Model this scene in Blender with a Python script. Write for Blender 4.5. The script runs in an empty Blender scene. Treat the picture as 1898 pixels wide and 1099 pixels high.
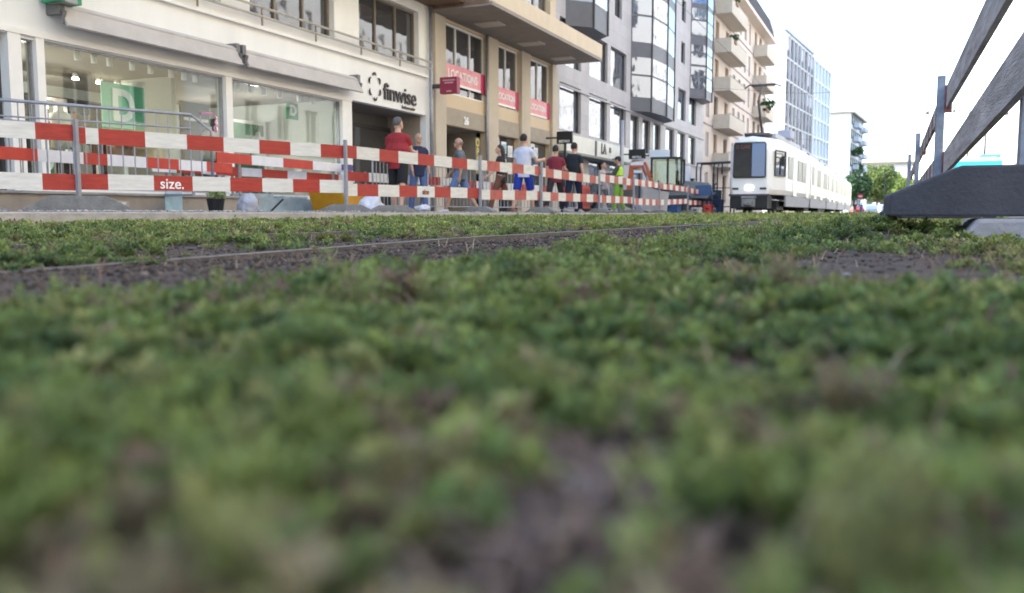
import bpy, bmesh, math, random
import numpy as np
from mathutils import Vector, Matrix, noise as mnoise
R = math.radians
scene = bpy.context.scene
C = scene.collection
random.seed(7); RNG = np.random.default_rng(11)

# ---------------------------------------------------------------- camera, sky, sun, exposure
YAW = math.atan(706/1600); PITCH = math.atan(154/1600); CAMZ = 0.10
cd = bpy.data.cameras.new('camera'); cam = bpy.data.objects.new('camera', cd); C.objects.link(cam)
cam.location = (0, 0, CAMZ); cam.rotation_euler = (math.pi/2 - PITCH, 0, YAW)
cd.sensor_width = 36; cd.lens = 1600/1898*36
cd.clip_start = 0.01; cd.clip_end = 3000
cd.dof.use_dof = True; cd.dof.focus_distance = 4.2; cd.dof.aperture_fstop = 3.7
scene.camera = cam
SUNV = Vector((0.80, 0.42, -0.92)).normalized()
w = bpy.data.worlds.new('World'); scene.world = w; w.use_nodes = True
nt = w.node_tree; nt.nodes.clear()
sky = nt.nodes.new('ShaderNodeTexSky'); sky.sky_type = 'NISHITA'; sky.sun_disc = False
sky.sun_elevation = math.asin(-SUNV.z); sky.sun_rotation = math.atan2(-SUNV.x, -SUNV.y)
sky.air_density = 1.3; sky.dust_density = .5; sky.ozone_density = 2.6
bg = nt.nodes.new('ShaderNodeBackground'); bg.inputs[1].default_value = 0.15
wo = nt.nodes.new('ShaderNodeOutputWorld')
nt.links.new(sky.outputs[0], bg.inputs[0]); nt.links.new(bg.outputs[0], wo.inputs[0])
ld = bpy.data.lights.new('sun', 'SUN'); ld.energy = 3.0; ld.angle = R(0.53); ld.color = (1, .95, .87)
sun = bpy.data.objects.new('sun', ld); C.objects.link(sun)
sun.rotation_euler = SUNV.to_track_quat('-Z', 'Y').to_euler()
scene.view_settings.view_transform = 'Standard'; scene.view_settings.look = 'None'
scene.view_settings.gamma = 1; scene.view_settings.exposure = 2.18

# ---------------------------------------------------------------- materials
MATS = {}
def nd(t, k, **kw):
    n = t.nodes.new(k)
    for a, b in kw.items(): setattr(n, a, b)
    return n
def pm(name, col, rough=.7, var=.15, scale=3.0, bump=0., metal=0., spec=.5, col2=None, stretch=None, emit=None):
    if name in MATS: return MATS[name]
    m = bpy.data.materials.new(name); m.use_nodes = True; t = m.node_tree
    b = t.nodes['Principled BSDF']
    b.inputs['Roughness'].default_value = rough; b.inputs['Metallic'].default_value = metal
    b.inputs['Specular IOR Level'].default_value = spec
    tc = nd(t, 'ShaderNodeTexCoord'); mp = nd(t, 'ShaderNodeMapping')
    t.links.new(tc.outputs['Object'], mp.inputs[0])
    if stretch: mp.inputs['Scale'].default_value = stretch
    nz = nd(t, 'ShaderNodeTexNoise'); nz.inputs['Scale'].default_value = scale; nz.inputs['Detail'].default_value = 6
    nz.inputs['Roughness'].default_value = .62
    t.links.new(mp.outputs[0], nz.inputs[0])
    rp = nd(t, 'ShaderNodeMapRange'); rp.inputs[1].default_value = .3; rp.inputs[2].default_value = .7
    t.links.new(nz.outputs[0], rp.inputs[0])
    mx = nd(t, 'ShaderNodeMix', data_type='RGBA')
    c1 = [max(0, c*(1-var)) for c in col]; c2 = col2 or [min(1, c*(1+var)) for c in col]
    mx.inputs[6].default_value = (*c1, 1); mx.inputs[7].default_value = (*c2, 1)
    t.links.new(rp.outputs[0], mx.inputs[0]); t.links.new(mx.outputs[2], b.inputs['Base Color'])
    if bump:
        bp = nd(t, 'ShaderNodeBump'); bp.inputs['Strength'].default_value = bump; bp.inputs['Distance'].default_value = .02
        n2 = nd(t, 'ShaderNodeTexNoise'); n2.inputs['Scale'].default_value = scale*6; n2.inputs['Detail'].default_value = 5
        t.links.new(mp.outputs[0], n2.inputs[0]); t.links.new(n2.outputs[0], bp.inputs['Height'])
        t.links.new(bp.outputs[0], b.inputs['Normal'])
    if emit:
        b.inputs['Emission Color'].default_value = (*emit[:3], 1); b.inputs['Emission Strength'].default_value = emit[3]
    MATS[name] = m; return m
def panelmat(name, col, bw, bh, joint=.5, rough=.6, var=.08, mortar=.012, off=.5):
    """stone or metal panels with joints, laid on the facade (object y, z)"""
    m = pm(name, col, rough, var, 1.3, 0.15); t = m.node_tree; b = t.nodes['Principled BSDF']
    src = b.inputs['Base Color'].links[0].from_socket
    tc = nd(t, 'ShaderNodeTexCoord'); sp = nd(t, 'ShaderNodeSeparateXYZ'); cb = nd(t, 'ShaderNodeCombineXYZ')
    t.links.new(tc.outputs['Object'], sp.inputs[0])
    ad = nd(t, 'ShaderNodeMath', operation='ADD')
    t.links.new(sp.outputs[0], ad.inputs[0]); t.links.new(sp.outputs[1], ad.inputs[1])
    t.links.new(ad.outputs[0], cb.inputs[0]); t.links.new(sp.outputs[2], cb.inputs[1])
    br = nd(t, 'ShaderNodeTexBrick'); br.offset = off
    br.inputs['Scale'].default_value = 1; br.inputs['Brick Width'].default_value = bw; br.inputs['Row Height'].default_value = bh
    br.inputs['Mortar Size'].default_value = mortar; br.inputs['Color1'].default_value = (1, 1, 1, 1)
    br.inputs['Color2'].default_value = (.9, .9, .9, 1); br.inputs['Mortar'].default_value = (joint, joint, joint, 1)
    t.links.new(cb.outputs[0], br.inputs['Vector'])
    mu = nd(t, 'ShaderNodeMix', data_type='RGBA', blend_type='MULTIPLY'); mu.inputs[0].default_value = 1
    t.links.new(src, mu.inputs[6]); t.links.new(br.outputs['Color'], mu.inputs[7]); t.links.new(mu.outputs[2], b.inputs['Base Color'])
    return m
def glassmat(name, tint=(.9, .95, .93), ior=1.9, base=.06, bump=.12):
    """thin see-through window pane"""
    m = bpy.data.materials.new(name); m.use_nodes = True; t = m.node_tree; t.nodes.clear()
    o = nd(t, 'ShaderNodeOutputMaterial'); mx = nd(t, 'ShaderNodeMixShader'); tr = nd(t, 'ShaderNodeBsdfTransparent')
    gl = nd(t, 'ShaderNodeBsdfGlossy'); gl.inputs['Roughness'].default_value = .02
    tr.inputs[0].default_value = (*tint, 1); f0 = ((ior-1)/(ior+1))**2
    ge = nd(t, 'ShaderNodeNewGeometry'); dt = nd(t, 'ShaderNodeVectorMath', operation='DOT_PRODUCT'); t.links.new(ge.outputs['Incoming'], dt.inputs[0]); t.links.new(ge.outputs['Normal'], dt.inputs[1])
    ab = nd(t, 'ShaderNodeMath', operation='ABSOLUTE'); t.links.new(dt.outputs['Value'], ab.inputs[0])
    om = nd(t, 'ShaderNodeMath', operation='SUBTRACT', use_clamp=True); om.inputs[0].default_value = 1; t.links.new(ab.outputs[0], om.inputs[1])
    pw = nd(t, 'ShaderNodeMath', operation='POWER'); pw.inputs[1].default_value = 5; t.links.new(om.outputs[0], pw.inputs[0])
    fr = nd(t, 'ShaderNodeMath', operation='MULTIPLY_ADD'); fr.inputs[1].default_value = 1-f0; fr.inputs[2].default_value = f0; t.links.new(pw.outputs[0], fr.inputs[0])
    ad = nd(t, 'ShaderNodeMath', operation='ADD', use_clamp=True); ad.inputs[1].default_value = base
    nz = nd(t, 'ShaderNodeTexNoise'); nz.inputs['Scale'].default_value = .7; bp = nd(t, 'ShaderNodeBump')
    tc = nd(t, 'ShaderNodeTexCoord'); t.links.new(tc.outputs['Object'], nz.inputs[0])
    bp.inputs['Strength'].default_value = bump; bp.inputs['Distance'].default_value = .05
    t.links.new(nz.outputs[0], bp.inputs['Height']); t.links.new(bp.outputs[0], gl.inputs['Normal'])
    t.links.new(fr.outputs[0], ad.inputs[0]); t.links.new(ad.outputs[0], mx.inputs[0])
    t.links.new(tr.outputs[0], mx.inputs[1]); t.links.new(gl.outputs[0], mx.inputs[2]); t.links.new(mx.outputs[0], o.inputs[0])
    MATS[name] = m; return m
def mirrormat(name, col, ior=2.6):
    """coated office glazing: dark inside, strong wavy reflection"""
    m = bpy.data.materials.new(name); m.use_nodes = True; t = m.node_tree
    b = t.nodes['Principled BSDF']; b.inputs['Base Color'].default_value = (*col, 1)
    b.inputs['Roughness'].default_value = .04; b.inputs['IOR'].default_value = ior
    nz = nd(t, 'ShaderNodeTexNoise'); nz.inputs['Scale'].default_value = .9; bp = nd(t, 'ShaderNodeBump')
    tc = nd(t, 'ShaderNodeTexCoord'); t.links.new(tc.outputs['Object'], nz.inputs[0])
    bp.inputs['Strength'].default_value = .2; bp.inputs['Distance'].default_value = .06
    t.links.new(nz.outputs[0], bp.inputs['Height']); t.links.new(bp.outputs[0], b.inputs['Normal'])
    MATS[name] = m; return m
WHITE = pm('white_render', (.82, .81, .79), .8, .05, 1.6, .1, stretch=(1, 1, .18))
CREAMW = pm('cream_wall', (.62, .55, .44), .8, .08, 1, .1)
TRIM = pm('white_trim', (.8, .78, .75), .5, .04)
DARKF = pm('dark_frame', (.045, .043, .042), .45, .2)
BRONZE = pm('bronze_frame', (.20, .16, .12), .45, .15)
GREYM = pm('galvanised_steel', (.33, .33, .36), .45, .18, 9, metal=.5)
POSTM = pm('post_steel', (.19, .21, .27), .5, .25, 14, metal=.4)
POSTL = pm('left_post_steel', (.30, .30, .33), .5, .15, 14, metal=.3)
CONC = pm('concrete', (.36, .345, .33), .9, .2, 3.5, .6)
CONCD = pm('dark_concrete', (.058, .058, .073), .9, .14, 12, .3)
RED = pm('red_plank_paint', (.37, .036, .026), .6, .2, 5, .1, stretch=(1, 1, 6))
REDB = pm('bright_red_paint', (.50, .05, .03), .6, .12, 6)
WPL = pm('white_plank_paint', (.66, .645, .62), .65, .12, 4, .1, stretch=(1, 1, 6))
WPLB = pm('clean_white_paint', (.75, .74, .78), .6, .08, 6)
BLACK = pm('black_paint', (.012, .012, .014), .5, .3)
RUBBER = pm('rubber', (.02, .02, .02), .8, .3)
STONE = panelmat('grey_stone_panels', (.44, .41, .41), 1.05, .62, .78)
BEIGE = pm('beige_render', (.58, .49, .42), .85, .09, 1.2, .1, stretch=(1, 1, .25))
BEIGE2 = pm('beige_stone', (.52, .45, .36), .8, .08, 1.5, .1)
TAN = pm('tan_panel', (.60, .47, .32), .6, .05, 1)
TAUPE = pm('taupe_stone', (.36, .31, .25), .75, .1, 2.5, .15)
BROWN = pm('brown_soffit', (.16, .095, .06), .6, .25, 4, stretch=(1, 8, 1))
SOFF = pm('soffit', (.27, .235, .20), .7, .1, 2)
GLASS = glassmat('shop_glass', ior=1.5, base=.015, bump=.03)
DGL = mirrormat('dark_window_glass', (.03, .03, .035), 1.4)
WGL = mirrormat('window_glass', (.05, .05, .055), 2.1)
OGL = mirrormat('office_glass', (.06, .07, .09), 3.2)
mirror_light = pm('tram_glass', (.15, .165, .15), .35, .35, .5, spec=.25)
BGL = mirrormat('blue_glass', (.10, .17, .32), 2.2)
PBG = pm('pale_glass', (.38, .45, .52), .3, .2, .4, spec=.3)
TGL = pm('tower_glass', (.05, .048, .055), .6, .3, .4, spec=.1)
TGM = pm('tower_glass_mid', (.17, .175, .20), .6, .2, .4, spec=.1)
GREEN = pm('sign_green', (.03, .25, .13), .5, .06)
PGREEN = pm('pale_green', (.26, .58, .43), .5, .04)
FABRIC = pm('awning_fabric', (.50, .46, .43), .85, .1, 3)
TEXTD = pm('sign_dark', (.03, .025, .025), .5, .1)
TEXTW = pm('sign_white', (.85, .85, .85), .5, .03)
YEL = pm('yellow_paint', (.62, .30, .015), .5, .12, 5)
ORANGE = pm('orange_paint', (.42, .085, .02), .4, .12, 5)
BLUEP = pm('blue_paint', (.025, .07, .19), .5, .2, 5)
TRAMW = pm('tram_white', (.80, .80, .80), .3, .03, 2)
TRAMG = pm('tram_grey', (.30, .31, .36), .5, .1)
TREEM = {}

# ---------------------------------------------------------------- mesh tools
class MB:
    def __init__(s): s.v = []; s.f = []; s.m = []
    def add(s, vs, fs, mi=0):
        n = len(s.v); s.v += [tuple(v) for v in vs]; s.f += [tuple(i+n for i in f) for f in fs]; s.m += [mi]*len(fs); return s
    def box(s, x0, x1, y0, y1, z0, z1, mi=0):
        return s.add([(x0,y0,z0),(x1,y0,z0),(x1,y1,z0),(x0,y1,z0),(x0,y0,z1),(x1,y0,z1),(x1,y1,z1),(x0,y1,z1)],
                     [(0,3,2,1),(4,5,6,7),(0,1,5,4),(1,2,6,5),(2,3,7,6),(3,0,4,7)], mi)
    def bar(s, a, b, wx, wz, mi=0, up=(0,0,1)):
        a = Vector(a); b = Vector(b); d = (b-a).normalized(); u = Vector(up)
        if abs(d.dot(u)) > .98: u = Vector((0,1,0))
        r = d.cross(u).normalized(); u = r.cross(d).normalized()
        vs = []
        for p in (a, b):
            for sx, sz in ((-1,-1),(1,-1),(1,1),(-1,1)): vs.append(p + r*sx*wx/2 + u*sz*wz/2)
        return s.add(vs, [(0,1,2,3),(7,6,5,4),(0,4,5,1),(1,5,6,2),(2,6,7,3),(3,7,4,0)], mi)
    def tube(s, pts, r, n=8, mi=0, cap=True):
        pts = [Vector(p) for p in pts]; rs = r if isinstance(r, (list, tuple)) else [r]*len(pts)
        base = len(s.v); prev = None
        for i, p in enumerate(pts):
            d = (pts[min(i+1, len(pts)-1)] - pts[max(i-1, 0)]).normalized()
            if prev is None:
                u = Vector((0,0,1)) if abs(d.z) < .9 else Vector((0,1,0))
                a = d.cross(u).normalized()
            else: a = (prev - d*prev.dot(d)).normalized()
            b = d.cross(a); prev = a
            for k in range(n):
                t = 2*math.pi*k/n; s.v.append(tuple(p + (a*math.cos(t) + b*math.sin(t))*rs[i]))
        for i in range(len(pts)-1):
            for k in range(n):
                s.f.append((base+i*n+k, base+i*n+(k+1)%n, base+(i+1)*n+(k+1)%n, base+(i+1)*n+k)); s.m.append(mi)
        if cap:
            s.f.append(tuple(base+k for k in range(n))[::-1]); s.m.append(mi)
            s.f.append(tuple(base+(len(pts)-1)*n+k for k in range(n))); s.m.append(mi)
        return s
    def prism(s, poly, axis, a0, a1, mi=0):
        """poly of 2D points extruded along axis 0/1/2"""
        n = len(poly); vs = []
        for a in (a0, a1):
            for p in poly:
                v = [p[0], p[1]]; v.insert(axis, a); vs.append(v)
        fs = [tuple(range(n))[::-1], tuple(range(n, 2*n))] + [(i, (i+1)%n, (i+1)%n+n, i+n) for i in range(n)]
        return s.add(vs, fs, mi)
    def build(s, name, mat, parent=None, smooth=False, loc=None, rz=0, bevel=0, rot=None):
        me = bpy.data.meshes.new(name); me.from_pydata(s.v, [], s.f)
        for m in (mat if isinstance(mat, (list, tuple)) else [mat]): me.materials.append(m)
        me.polygons.foreach_set('material_index', s.m)
        bm = bmesh.new(); bm.from_mesh(me); bmesh.ops.recalc_face_normals(bm, faces=bm.faces); bm.to_mesh(me); bm.free()
        if smooth: me.polygons.foreach_set('use_smooth', [True]*len(me.polygons))
        o = bpy.data.objects.new(name, me); C.objects.link(o); o.parent = parent
        if loc is not None: o.location = loc
        o.rotation_euler = rot or (0, 0, rz)
        if bevel:
            b = o.modifiers.new('b', 'BEVEL'); b.width = bevel; b.segments = 2; b.limit_method = 'ANGLE'
        return o
def tag(o, label, cat, group=None):
    o['label'] = label; o['category'] = cat
    if group: o['group'] = group
    return o
def thing(name, label, cat, loc=(0,0,0), rz=0, group=None):
    o = bpy.data.objects.new(name, None); C.objects.link(o); o.location = loc; o.rotation_euler = (0,0,rz)
    return tag(o, label, cat, group)
def struct(o): o['kind'] = 'structure'; return o
def stuff(o, label, cat): o['kind'] = 'stuff'; return tag(o, label, cat)
def copy_tree(o, parent=None):
    c = o.copy(); C.objects.link(c); c.parent = parent
    for ch in [x for x in bpy.data.objects if x.parent == o]: copy_tree(ch, c)
    return c
def npmesh(name, V, F, mats, col=None, midx=None, smooth=False):
    me = bpy.data.meshes.new(name); k = F.shape[1]; nf = len(F)
    me.vertices.add(len(V)); me.vertices.foreach_set('co', V.astype(np.float32).ravel())
    me.loops.add(nf*k); me.loops.foreach_set('vertex_index', F.astype(np.int32).ravel())
    me.polygons.add(nf); me.polygons.foreach_set('loop_start', np.arange(0, nf*k, k, dtype=np.int32))
    for m in mats: me.materials.append(m)
    if midx is not None: me.polygons.foreach_set('material_index', midx.astype(np.int32))
    if smooth: me.polygons.foreach_set('use_smooth', np.ones(nf, bool))
    me.update(calc_edges=True)
    if col is not None:
        a = me.color_attributes.new('Col', 'FLOAT_COLOR', 'POINT')
        a.data.foreach_set('color', np.concatenate([col, np.ones((len(col), 1))], 1).astype(np.float32).ravel())
    o = bpy.data.objects.new(name, me); C.objects.link(o); return o
def colmat(name, rough=.6, trans=.38):
    m = bpy.data.materials.new(name); m.use_nodes = True; t = m.node_tree; b = t.nodes['Principled BSDF']
    a = nd(t, 'ShaderNodeAttribute', attribute_name='Col'); t.links.new(a.outputs[0], b.inputs['Base Color'])
    b.inputs['Roughness'].default_value = rough; b.inputs['Specular IOR Level'].default_value = .3
    if trans:
        tl = nd(t, 'ShaderNodeBsdfTranslucent'); mx = nd(t, 'ShaderNodeMixShader'); mx.inputs[0].default_value = trans
        t.links.new(a.outputs[0], tl.inputs[0]); t.links.new(b.outputs[0], mx.inputs[1]); t.links.new(tl.outputs[0], mx.inputs[2])
        t.links.new(mx.outputs[0], t.nodes['Material Output'].inputs[0])
    return m
LEAF = colmat('leaf'); 
def text(name, s, size, mat, parent, loc, rot, ext=.01, off=0, shear=0, sx=1):
    cu = bpy.data.curves.new(name, 'FONT'); cu.body = s; cu.size = size; cu.extrude = ext; cu.offset = off; cu.shear = shear
    cu.align_x = 'CENTER'; cu.align_y = 'CENTER'
    o = bpy.data.objects.new(name, cu); C.objects.link(o)
    bpy.context.view_layer.update()
    me = bpy.data.meshes.new_from_object(o.evaluated_get(bpy.context.evaluated_depsgraph_get()))
    bpy.data.objects.remove(o); me.materials.clear(); me.materials.append(mat)
    n = bpy.data.objects.new(name, me); C.objects.link(n); n.parent = parent; n.location = loc; n.rotation_euler = rot
    n.scale = (sx, 1, 1); return n
FACEX = (math.pi/2, 0, math.pi/2)        # text upright, read from +x, running along +y

# ---------------------------------------------------------------- facade tools (local x outward, y along the street, z up)
def holed(mb, y0, y1, z0, z1, holes, depth=.25, x=0., mi=0):
    ys = sorted({y0, y1, *[h[0] for h in holes], *[h[1] for h in holes]}); zs = sorted({z0, z1, *[h[2] for h in holes], *[h[3] for h in holes]})
    ys = [v for v in ys if y0 <= v <= y1]; zs = [v for v in zs if z0 <= v <= z1]
    for a, b in zip(ys, ys[1:]):
        run = None
        for c, d in zip(zs, zs[1:]):
            ym, zm = (a+b)/2, (c+d)/2
            if any(h[0] < ym < h[1] and h[2] < zm < h[3] for h in holes):
                continue
            mb.add([(x,a,c),(x,b,c),(x,b,d),(x,a,d)], [(0,1,2,3)], mi)
    for h in holes:
        a, b, c, d = h[:4]; q = x-depth
        mb.add([(x,a,c),(q,a,c),(q,a,d),(x,a,d)], [(0,1,2,3)], mi); mb.add([(x,b,c),(q,b,c),(q,b,d),(x,b,d)], [(0,1,2,3)], mi)
        mb.add([(x,a,c),(x,b,c),(q,b,c),(q,a,c)], [(0,1,2,3)], mi); mb.add([(x,a,d),(x,b,d),(q,b,d),(q,a,d)], [(0,1,2,3)], mi)
def shell(mb, y0, y1, z0, z1, D, mi=0, x=0.):
    mb.add([(x,y0,z0),(x-D,y0,z0),(x-D,y0,z1),(x,y0,z1)], [(0,1,2,3)], mi); mb.add([(x,y1,z0),(x-D,y1,z0),(x-D,y1,z1),(x,y1,z1)], [(0,1,2,3)], mi)
    mb.add([(x-D,y0,z0),(x-D,y1,z0),(x-D,y1,z1),(x-D,y0,z1)], [(0,1,2,3)], mi); mb.add([(x,y0,z1),(x-D,y0,z1),(x-D,y1,z1),(x,y1,z1)], [(0,1,2,3)], mi)
WC = {}
def window(parent, y0, y1, z0, z1, x=0., depth=.2, nm=0, frame=TRIM, glass=WGL, fw=.06, rail=0., sill=None, hm=None):
    w_, h_ = round(y1-y0, 3), round(z1-z0, 3); key = (w_, h_, nm, frame.name, glass.name, fw, hm, sill.name if sill else 0)
    loc = (x-depth, (y0+y1)/2, z0)
    if key not in WC:
        g = MB().box(-.02, .0, -w_/2, w_/2, 0, h_).build('window', glass, parent, loc=loc)
        f = MB(); e = .05
        f.box(.0, e, -w_/2, -w_/2+fw, 0, h_); f.box(.0, e, w_/2-fw, w_/2, 0, h_); f.box(.0, e-.003, -w_/2+fw, w_/2-fw, 0, fw); f.box(.0, e-.003, -w_/2+fw, w_/2-fw, h_-fw, h_)
        for i in range(nm):
            yc = -w_/2 + w_*(i+1)/(nm+1); f.box(.0, e-.006, yc-fw/2, yc+fw/2, fw, h_-fw)
        if hm:
            f.box(.0, e-.009, -w_/2+fw, w_/2-fw, h_*hm-fw/2, h_*hm+fw/2)
        fo = f.build('frame', frame, g)
        if sill: MB().box(.0, depth+.07, -w_/2-.06, w_/2+.06, -.06, -.003).build('sill', sill, g)
        WC[key] = g
        return g
    src = WC[key]; c = src.copy(); C.objects.link(c); c.parent = parent; c.location = loc
    for ch in src.children:
        k = ch.copy(); C.objects.link(k); k.parent = c
    return c

# ================================================================ SETTING
GZ = -.03
gm = pm('asphalt', (.11, .105, .10), .9, .15, 1.2, .4)
g = MB(); g.add([(-400,-300,GZ),(400,-300,GZ),(400,1200,GZ),(-400,1200,GZ)], [(0,1,2,3)])
struct(g.build('ground', gm))
SOIL = pm('soil', (.050, .034, .027), .95, .45, 9, 1.0, col2=(.110, .078, .062))
def bedz(x, y):
    return .052*math.exp(-((x+.02)/.26)**2-((y-3.5)/.3)**2) + .010*mnoise.noise(Vector((x*1.7, y*1.7, 0))) + .005*mnoise.noise(Vector((x*9, y*9, 3))) 
# the planted track bed: a graded grid, fine near the camera
def graded(lo, hi, c, s0, gr):
    out = [c]; s = s0; v = c
    while v < hi: v = min(hi, v+s); out.append(v); s *= gr
    s = s0; v = c
    while v > lo: v = max(lo, v-s); out.insert(0, v); s *= gr
    return out
xs = graded(-6.72, 1.25, -.3, .03, 1.022); ys = graded(-15, 230, .6, .03, 1.035)
V = np.array([(x, y, 0.0) for y in ys for x in xs])
for i in range(len(V)):
    x, y = V[i, 0], V[i, 1]
    if y < 30: V[i, 2] = bedz(x, y) - .0
nx, ny = len(xs), len(ys)
ii = np.arange(nx-1)[None, :] + nx*np.arange(ny-1)[:, None]; ii = ii.ravel()
F = np.stack([ii, ii+1, ii+1+nx, ii+nx], 1)
bed = npmesh('track_bed', V, F, [SOIL], smooth=True); struct(bed)
# pavement with granite kerb on the shop side, road and kerb on the other side
pv = MB().box(-16, -6.98, -30, 230, GZ-.1, .118)
struct(pv.build('pavement', pm('pavement_dust', (.27, .25, .245), .9, .22, 2.5, .5)))
struct(MB().box(-6.975, -6.72, -30, 230, -.1, .112).build('kerb', pm('kerb_stone', (.40, .38, .365), .85, .2, 5, .5), bevel=.012))
struct(MB().box(1.25, 1.45, -30, 230, -.1, .03).build('road_edge', CONC))
struct(MB().box(6.6, 8.0, -30, 230, -.1, .12).build('far_pavement', CONC))
# rails
for i, X in enumerate((-1.41, -2.41, -4.9, -5.9)):
    m = MB()
    zo = .004 if X > -3 else .0
    path = [(X, -10), (X, .9), (X, 2.6), (X, 30), (X+.35 if X < -3 else X, 46), (X if X > -3 else X+.2, 230)]
    for (xa, ya), (xb, yb) in zip(path, path[1:]):
        za = zo-.016*(ya < 1.2); zb_ = zo-.016*(yb < 1.2)
        m.bar((xa, ya, za-.012), (xb, yb, zb_-.013), .045, .045)
        m.bar((xa-.055, ya, za-.016), (xb-.055, yb, zb_-.016), .03, .03)
    tag(m.build('tram_rail', pm('rail_steel', (.15, .135, .13), .5, .3, 30, metal=.5)),
        ['bare steel rail nearest the camera running through dark soil', 'steel rail half buried in soil behind the nearest bare rail',
         'right hand steel rail under the white tram', 'left hand steel rail under the white tram'][i], 'rail', 'tram rails in the planted track')

# ================================================================ GROUND COVER
def wedge(n, r0, r1, a0=-66, a1=20):
    r = np.sqrt(RNG.uniform(r0*r0, r1*r1, n)); a = np.radians(RNG.uniform(a0, a1, n))
    return np.stack([r*np.sin(a), r*np.cos(a)], 1)
def fnoise(P, s, seed=0):
    return np.array([mnoise.noise(Vector((p[0]*s, p[1]*s, seed))) for p in P])
def vegmask(P):
    x, y = P[:, 0], P[:, 1]; r = np.hypot(x, y)
    n = fnoise(P, 1.6, 5)*.6 + fnoise(P, 5, 9)*.5
    d = .62 + n*1.7
    d += np.exp(-((x+.45)/.35)**2)*(r > .6)*.5
    d += .45*(r < .45)
    strip = np.clip(1-np.abs(x+1.13)/.46, 0, 1)*2.35*(1+.8*fnoise(P, 3.1, 60)) + np.clip(1-np.abs(x+2.45)/.22, 0, 1)*1.7*(fnoise(P, .8, 2) > -.15)
    strip += np.clip(1-np.abs(x+1.75)/.4, 0, 1)*1.0*(fnoise(P, 2.2, 77) > -.05)
    strip *= np.clip(1.15-y/16, .15, 1)
    d -= strip
    for (cx, cy, rr, k) in ((-.03, 1.55, .3, 1.6), (.1, 2.1, .3, 1.0), (-.085, .245, .031, 2.1), (-.112, .315, .03, 1.7), (-.085, .20, .022, 2.2), (-.55, 2.6, .35, .9), (-.12, .187, .014, 1.0)):
        d -= k*np.exp(-(((x-cx)/rr)**2 + ((y-cy)/rr)**2))
    d[np.abs(x+1.41) < .035] = -1; d[np.abs(x+2.41) < .03] -= .6
    return d
PAL = np.array([(.118, .168, .056), (.172, .215, .064), (.070, .112, .044), (.205, .215, .085), (.205, .170, .105), (.18, .125, .095)])
def sprigs(P, H, W, nl, ls, base, sid):
    n = len(P); z0 = np.array([bedz(p[0], p[1]) if p[1] < 30 else 0. for p in P])
    t = np.tile(np.linspace(.12, 1, nl), (n, 1)) + RNG.uniform(-.05, .05, (n, nl))
    az = RNG.uniform(0, 2*np.pi, (n, nl)); lean = RNG.normal(0, .28, (n, 2))
    rad = W[:, None]*RNG.uniform(0, .9, (n, nl))*(1.15-.55*t)
    o = np.stack([P[:, 0, None] + lean[:, 0, None]*t*H[:, None] + rad*np.cos(az),
                  P[:, 1, None] + lean[:, 1, None]*t*H[:, None] + rad*np.sin(az), z0[:, None] + t*H[:, None]], 2).reshape(-1, 3)
    az = (az + RNG.normal(0, .5, az.shape)).ravel(); el = (RNG.uniform(-.1, .75, (n, nl)) + .5*t).ravel()
    L = (ls[:, None]*RNG.uniform(.6, 1.25, (n, nl))).ravel()
    d = np.stack([np.cos(az)*np.cos(el), np.sin(az)*np.cos(el), np.sin(el)], 1)
    s = np.stack([-np.sin(az), np.cos(az), np.zeros_like(az)], 1); up = np.cross(d, s)*-1
    wdt = RNG.uniform(.22, .36, len(az))[:, None]
    v0 = o; v1 = o + d*L[:, None]*.55 + s*L[:, None]*wdt + up*L[:, None]*.08; v2 = o + d*L[:, None]; v3 = o + d*L[:, None]*.55 - s*L[:, None]*wdt + up*L[:, None]*.08
    V = np.stack([v0, v1, v2, v3], 1).reshape(-1, 3); F = np.arange(len(V)).reshape(-1, 4)
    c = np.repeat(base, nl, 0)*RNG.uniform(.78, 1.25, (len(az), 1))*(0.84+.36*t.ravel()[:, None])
    return V, F, np.repeat(c, 4, 0)
def stems(P, Ls, col, hgt):
    n = len(P); z0 = np.array([bedz(p[0], p[1]) if p[1] < 30 else 0. for p in P])
    az = RNG.uniform(0, 2*np.pi, n); el = RNG.uniform(.0, .9, n)*hgt
    d = np.stack([np.cos(az)*np.cos(el), np.sin(az)*np.cos(el), np.sin(el)], 1); s = np.stack([-np.sin(az), np.cos(az), 0*az], 1)*.0011
    o = np.stack([P[:, 0], P[:, 1], z0+.003], 1); e = o + d*Ls[:, None]
    m = o + d*Ls[:, None]*.5 + np.stack([0*az, 0*az, Ls*.12], 1)
    k = np.clip(Ls/.04, .5, 5)[:, None]
    V = np.stack([o-s*k, o+s*k, m+s*k, m-s*k, e+s*k*.5, e-s*k*.5], 1).reshape(-1, 3); b = np.arange(n)*6
    F = np.concatenate([np.stack([b, b+1, b+2, b+3], 1), np.stack([b+3, b+2, b+4, b+5], 1)])
    return V, F, np.repeat(col*RNG.uniform(.7, 1.3, (n, 1)), 6, 0)
VV, FF, CC = [], [], []; off = 0
def addv(v, f, c):
    global off
    VV.append(v); FF.append(f+off); CC.append(c); off += len(v)
bands = [(.13, .8, 3400, 46, .0075, .017, .0095), (.8, 2.2, 9500, 36, .0085, .021, .013), (2.2, 5, 13000, 22, .013, .026, .020),
         (5, 11, 17000, 16, .024, .030, .045), (11, 26, 15000, 12, .055, .034, .10), (26, 90, 11000, 8, .14, .035, .28)]
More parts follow.
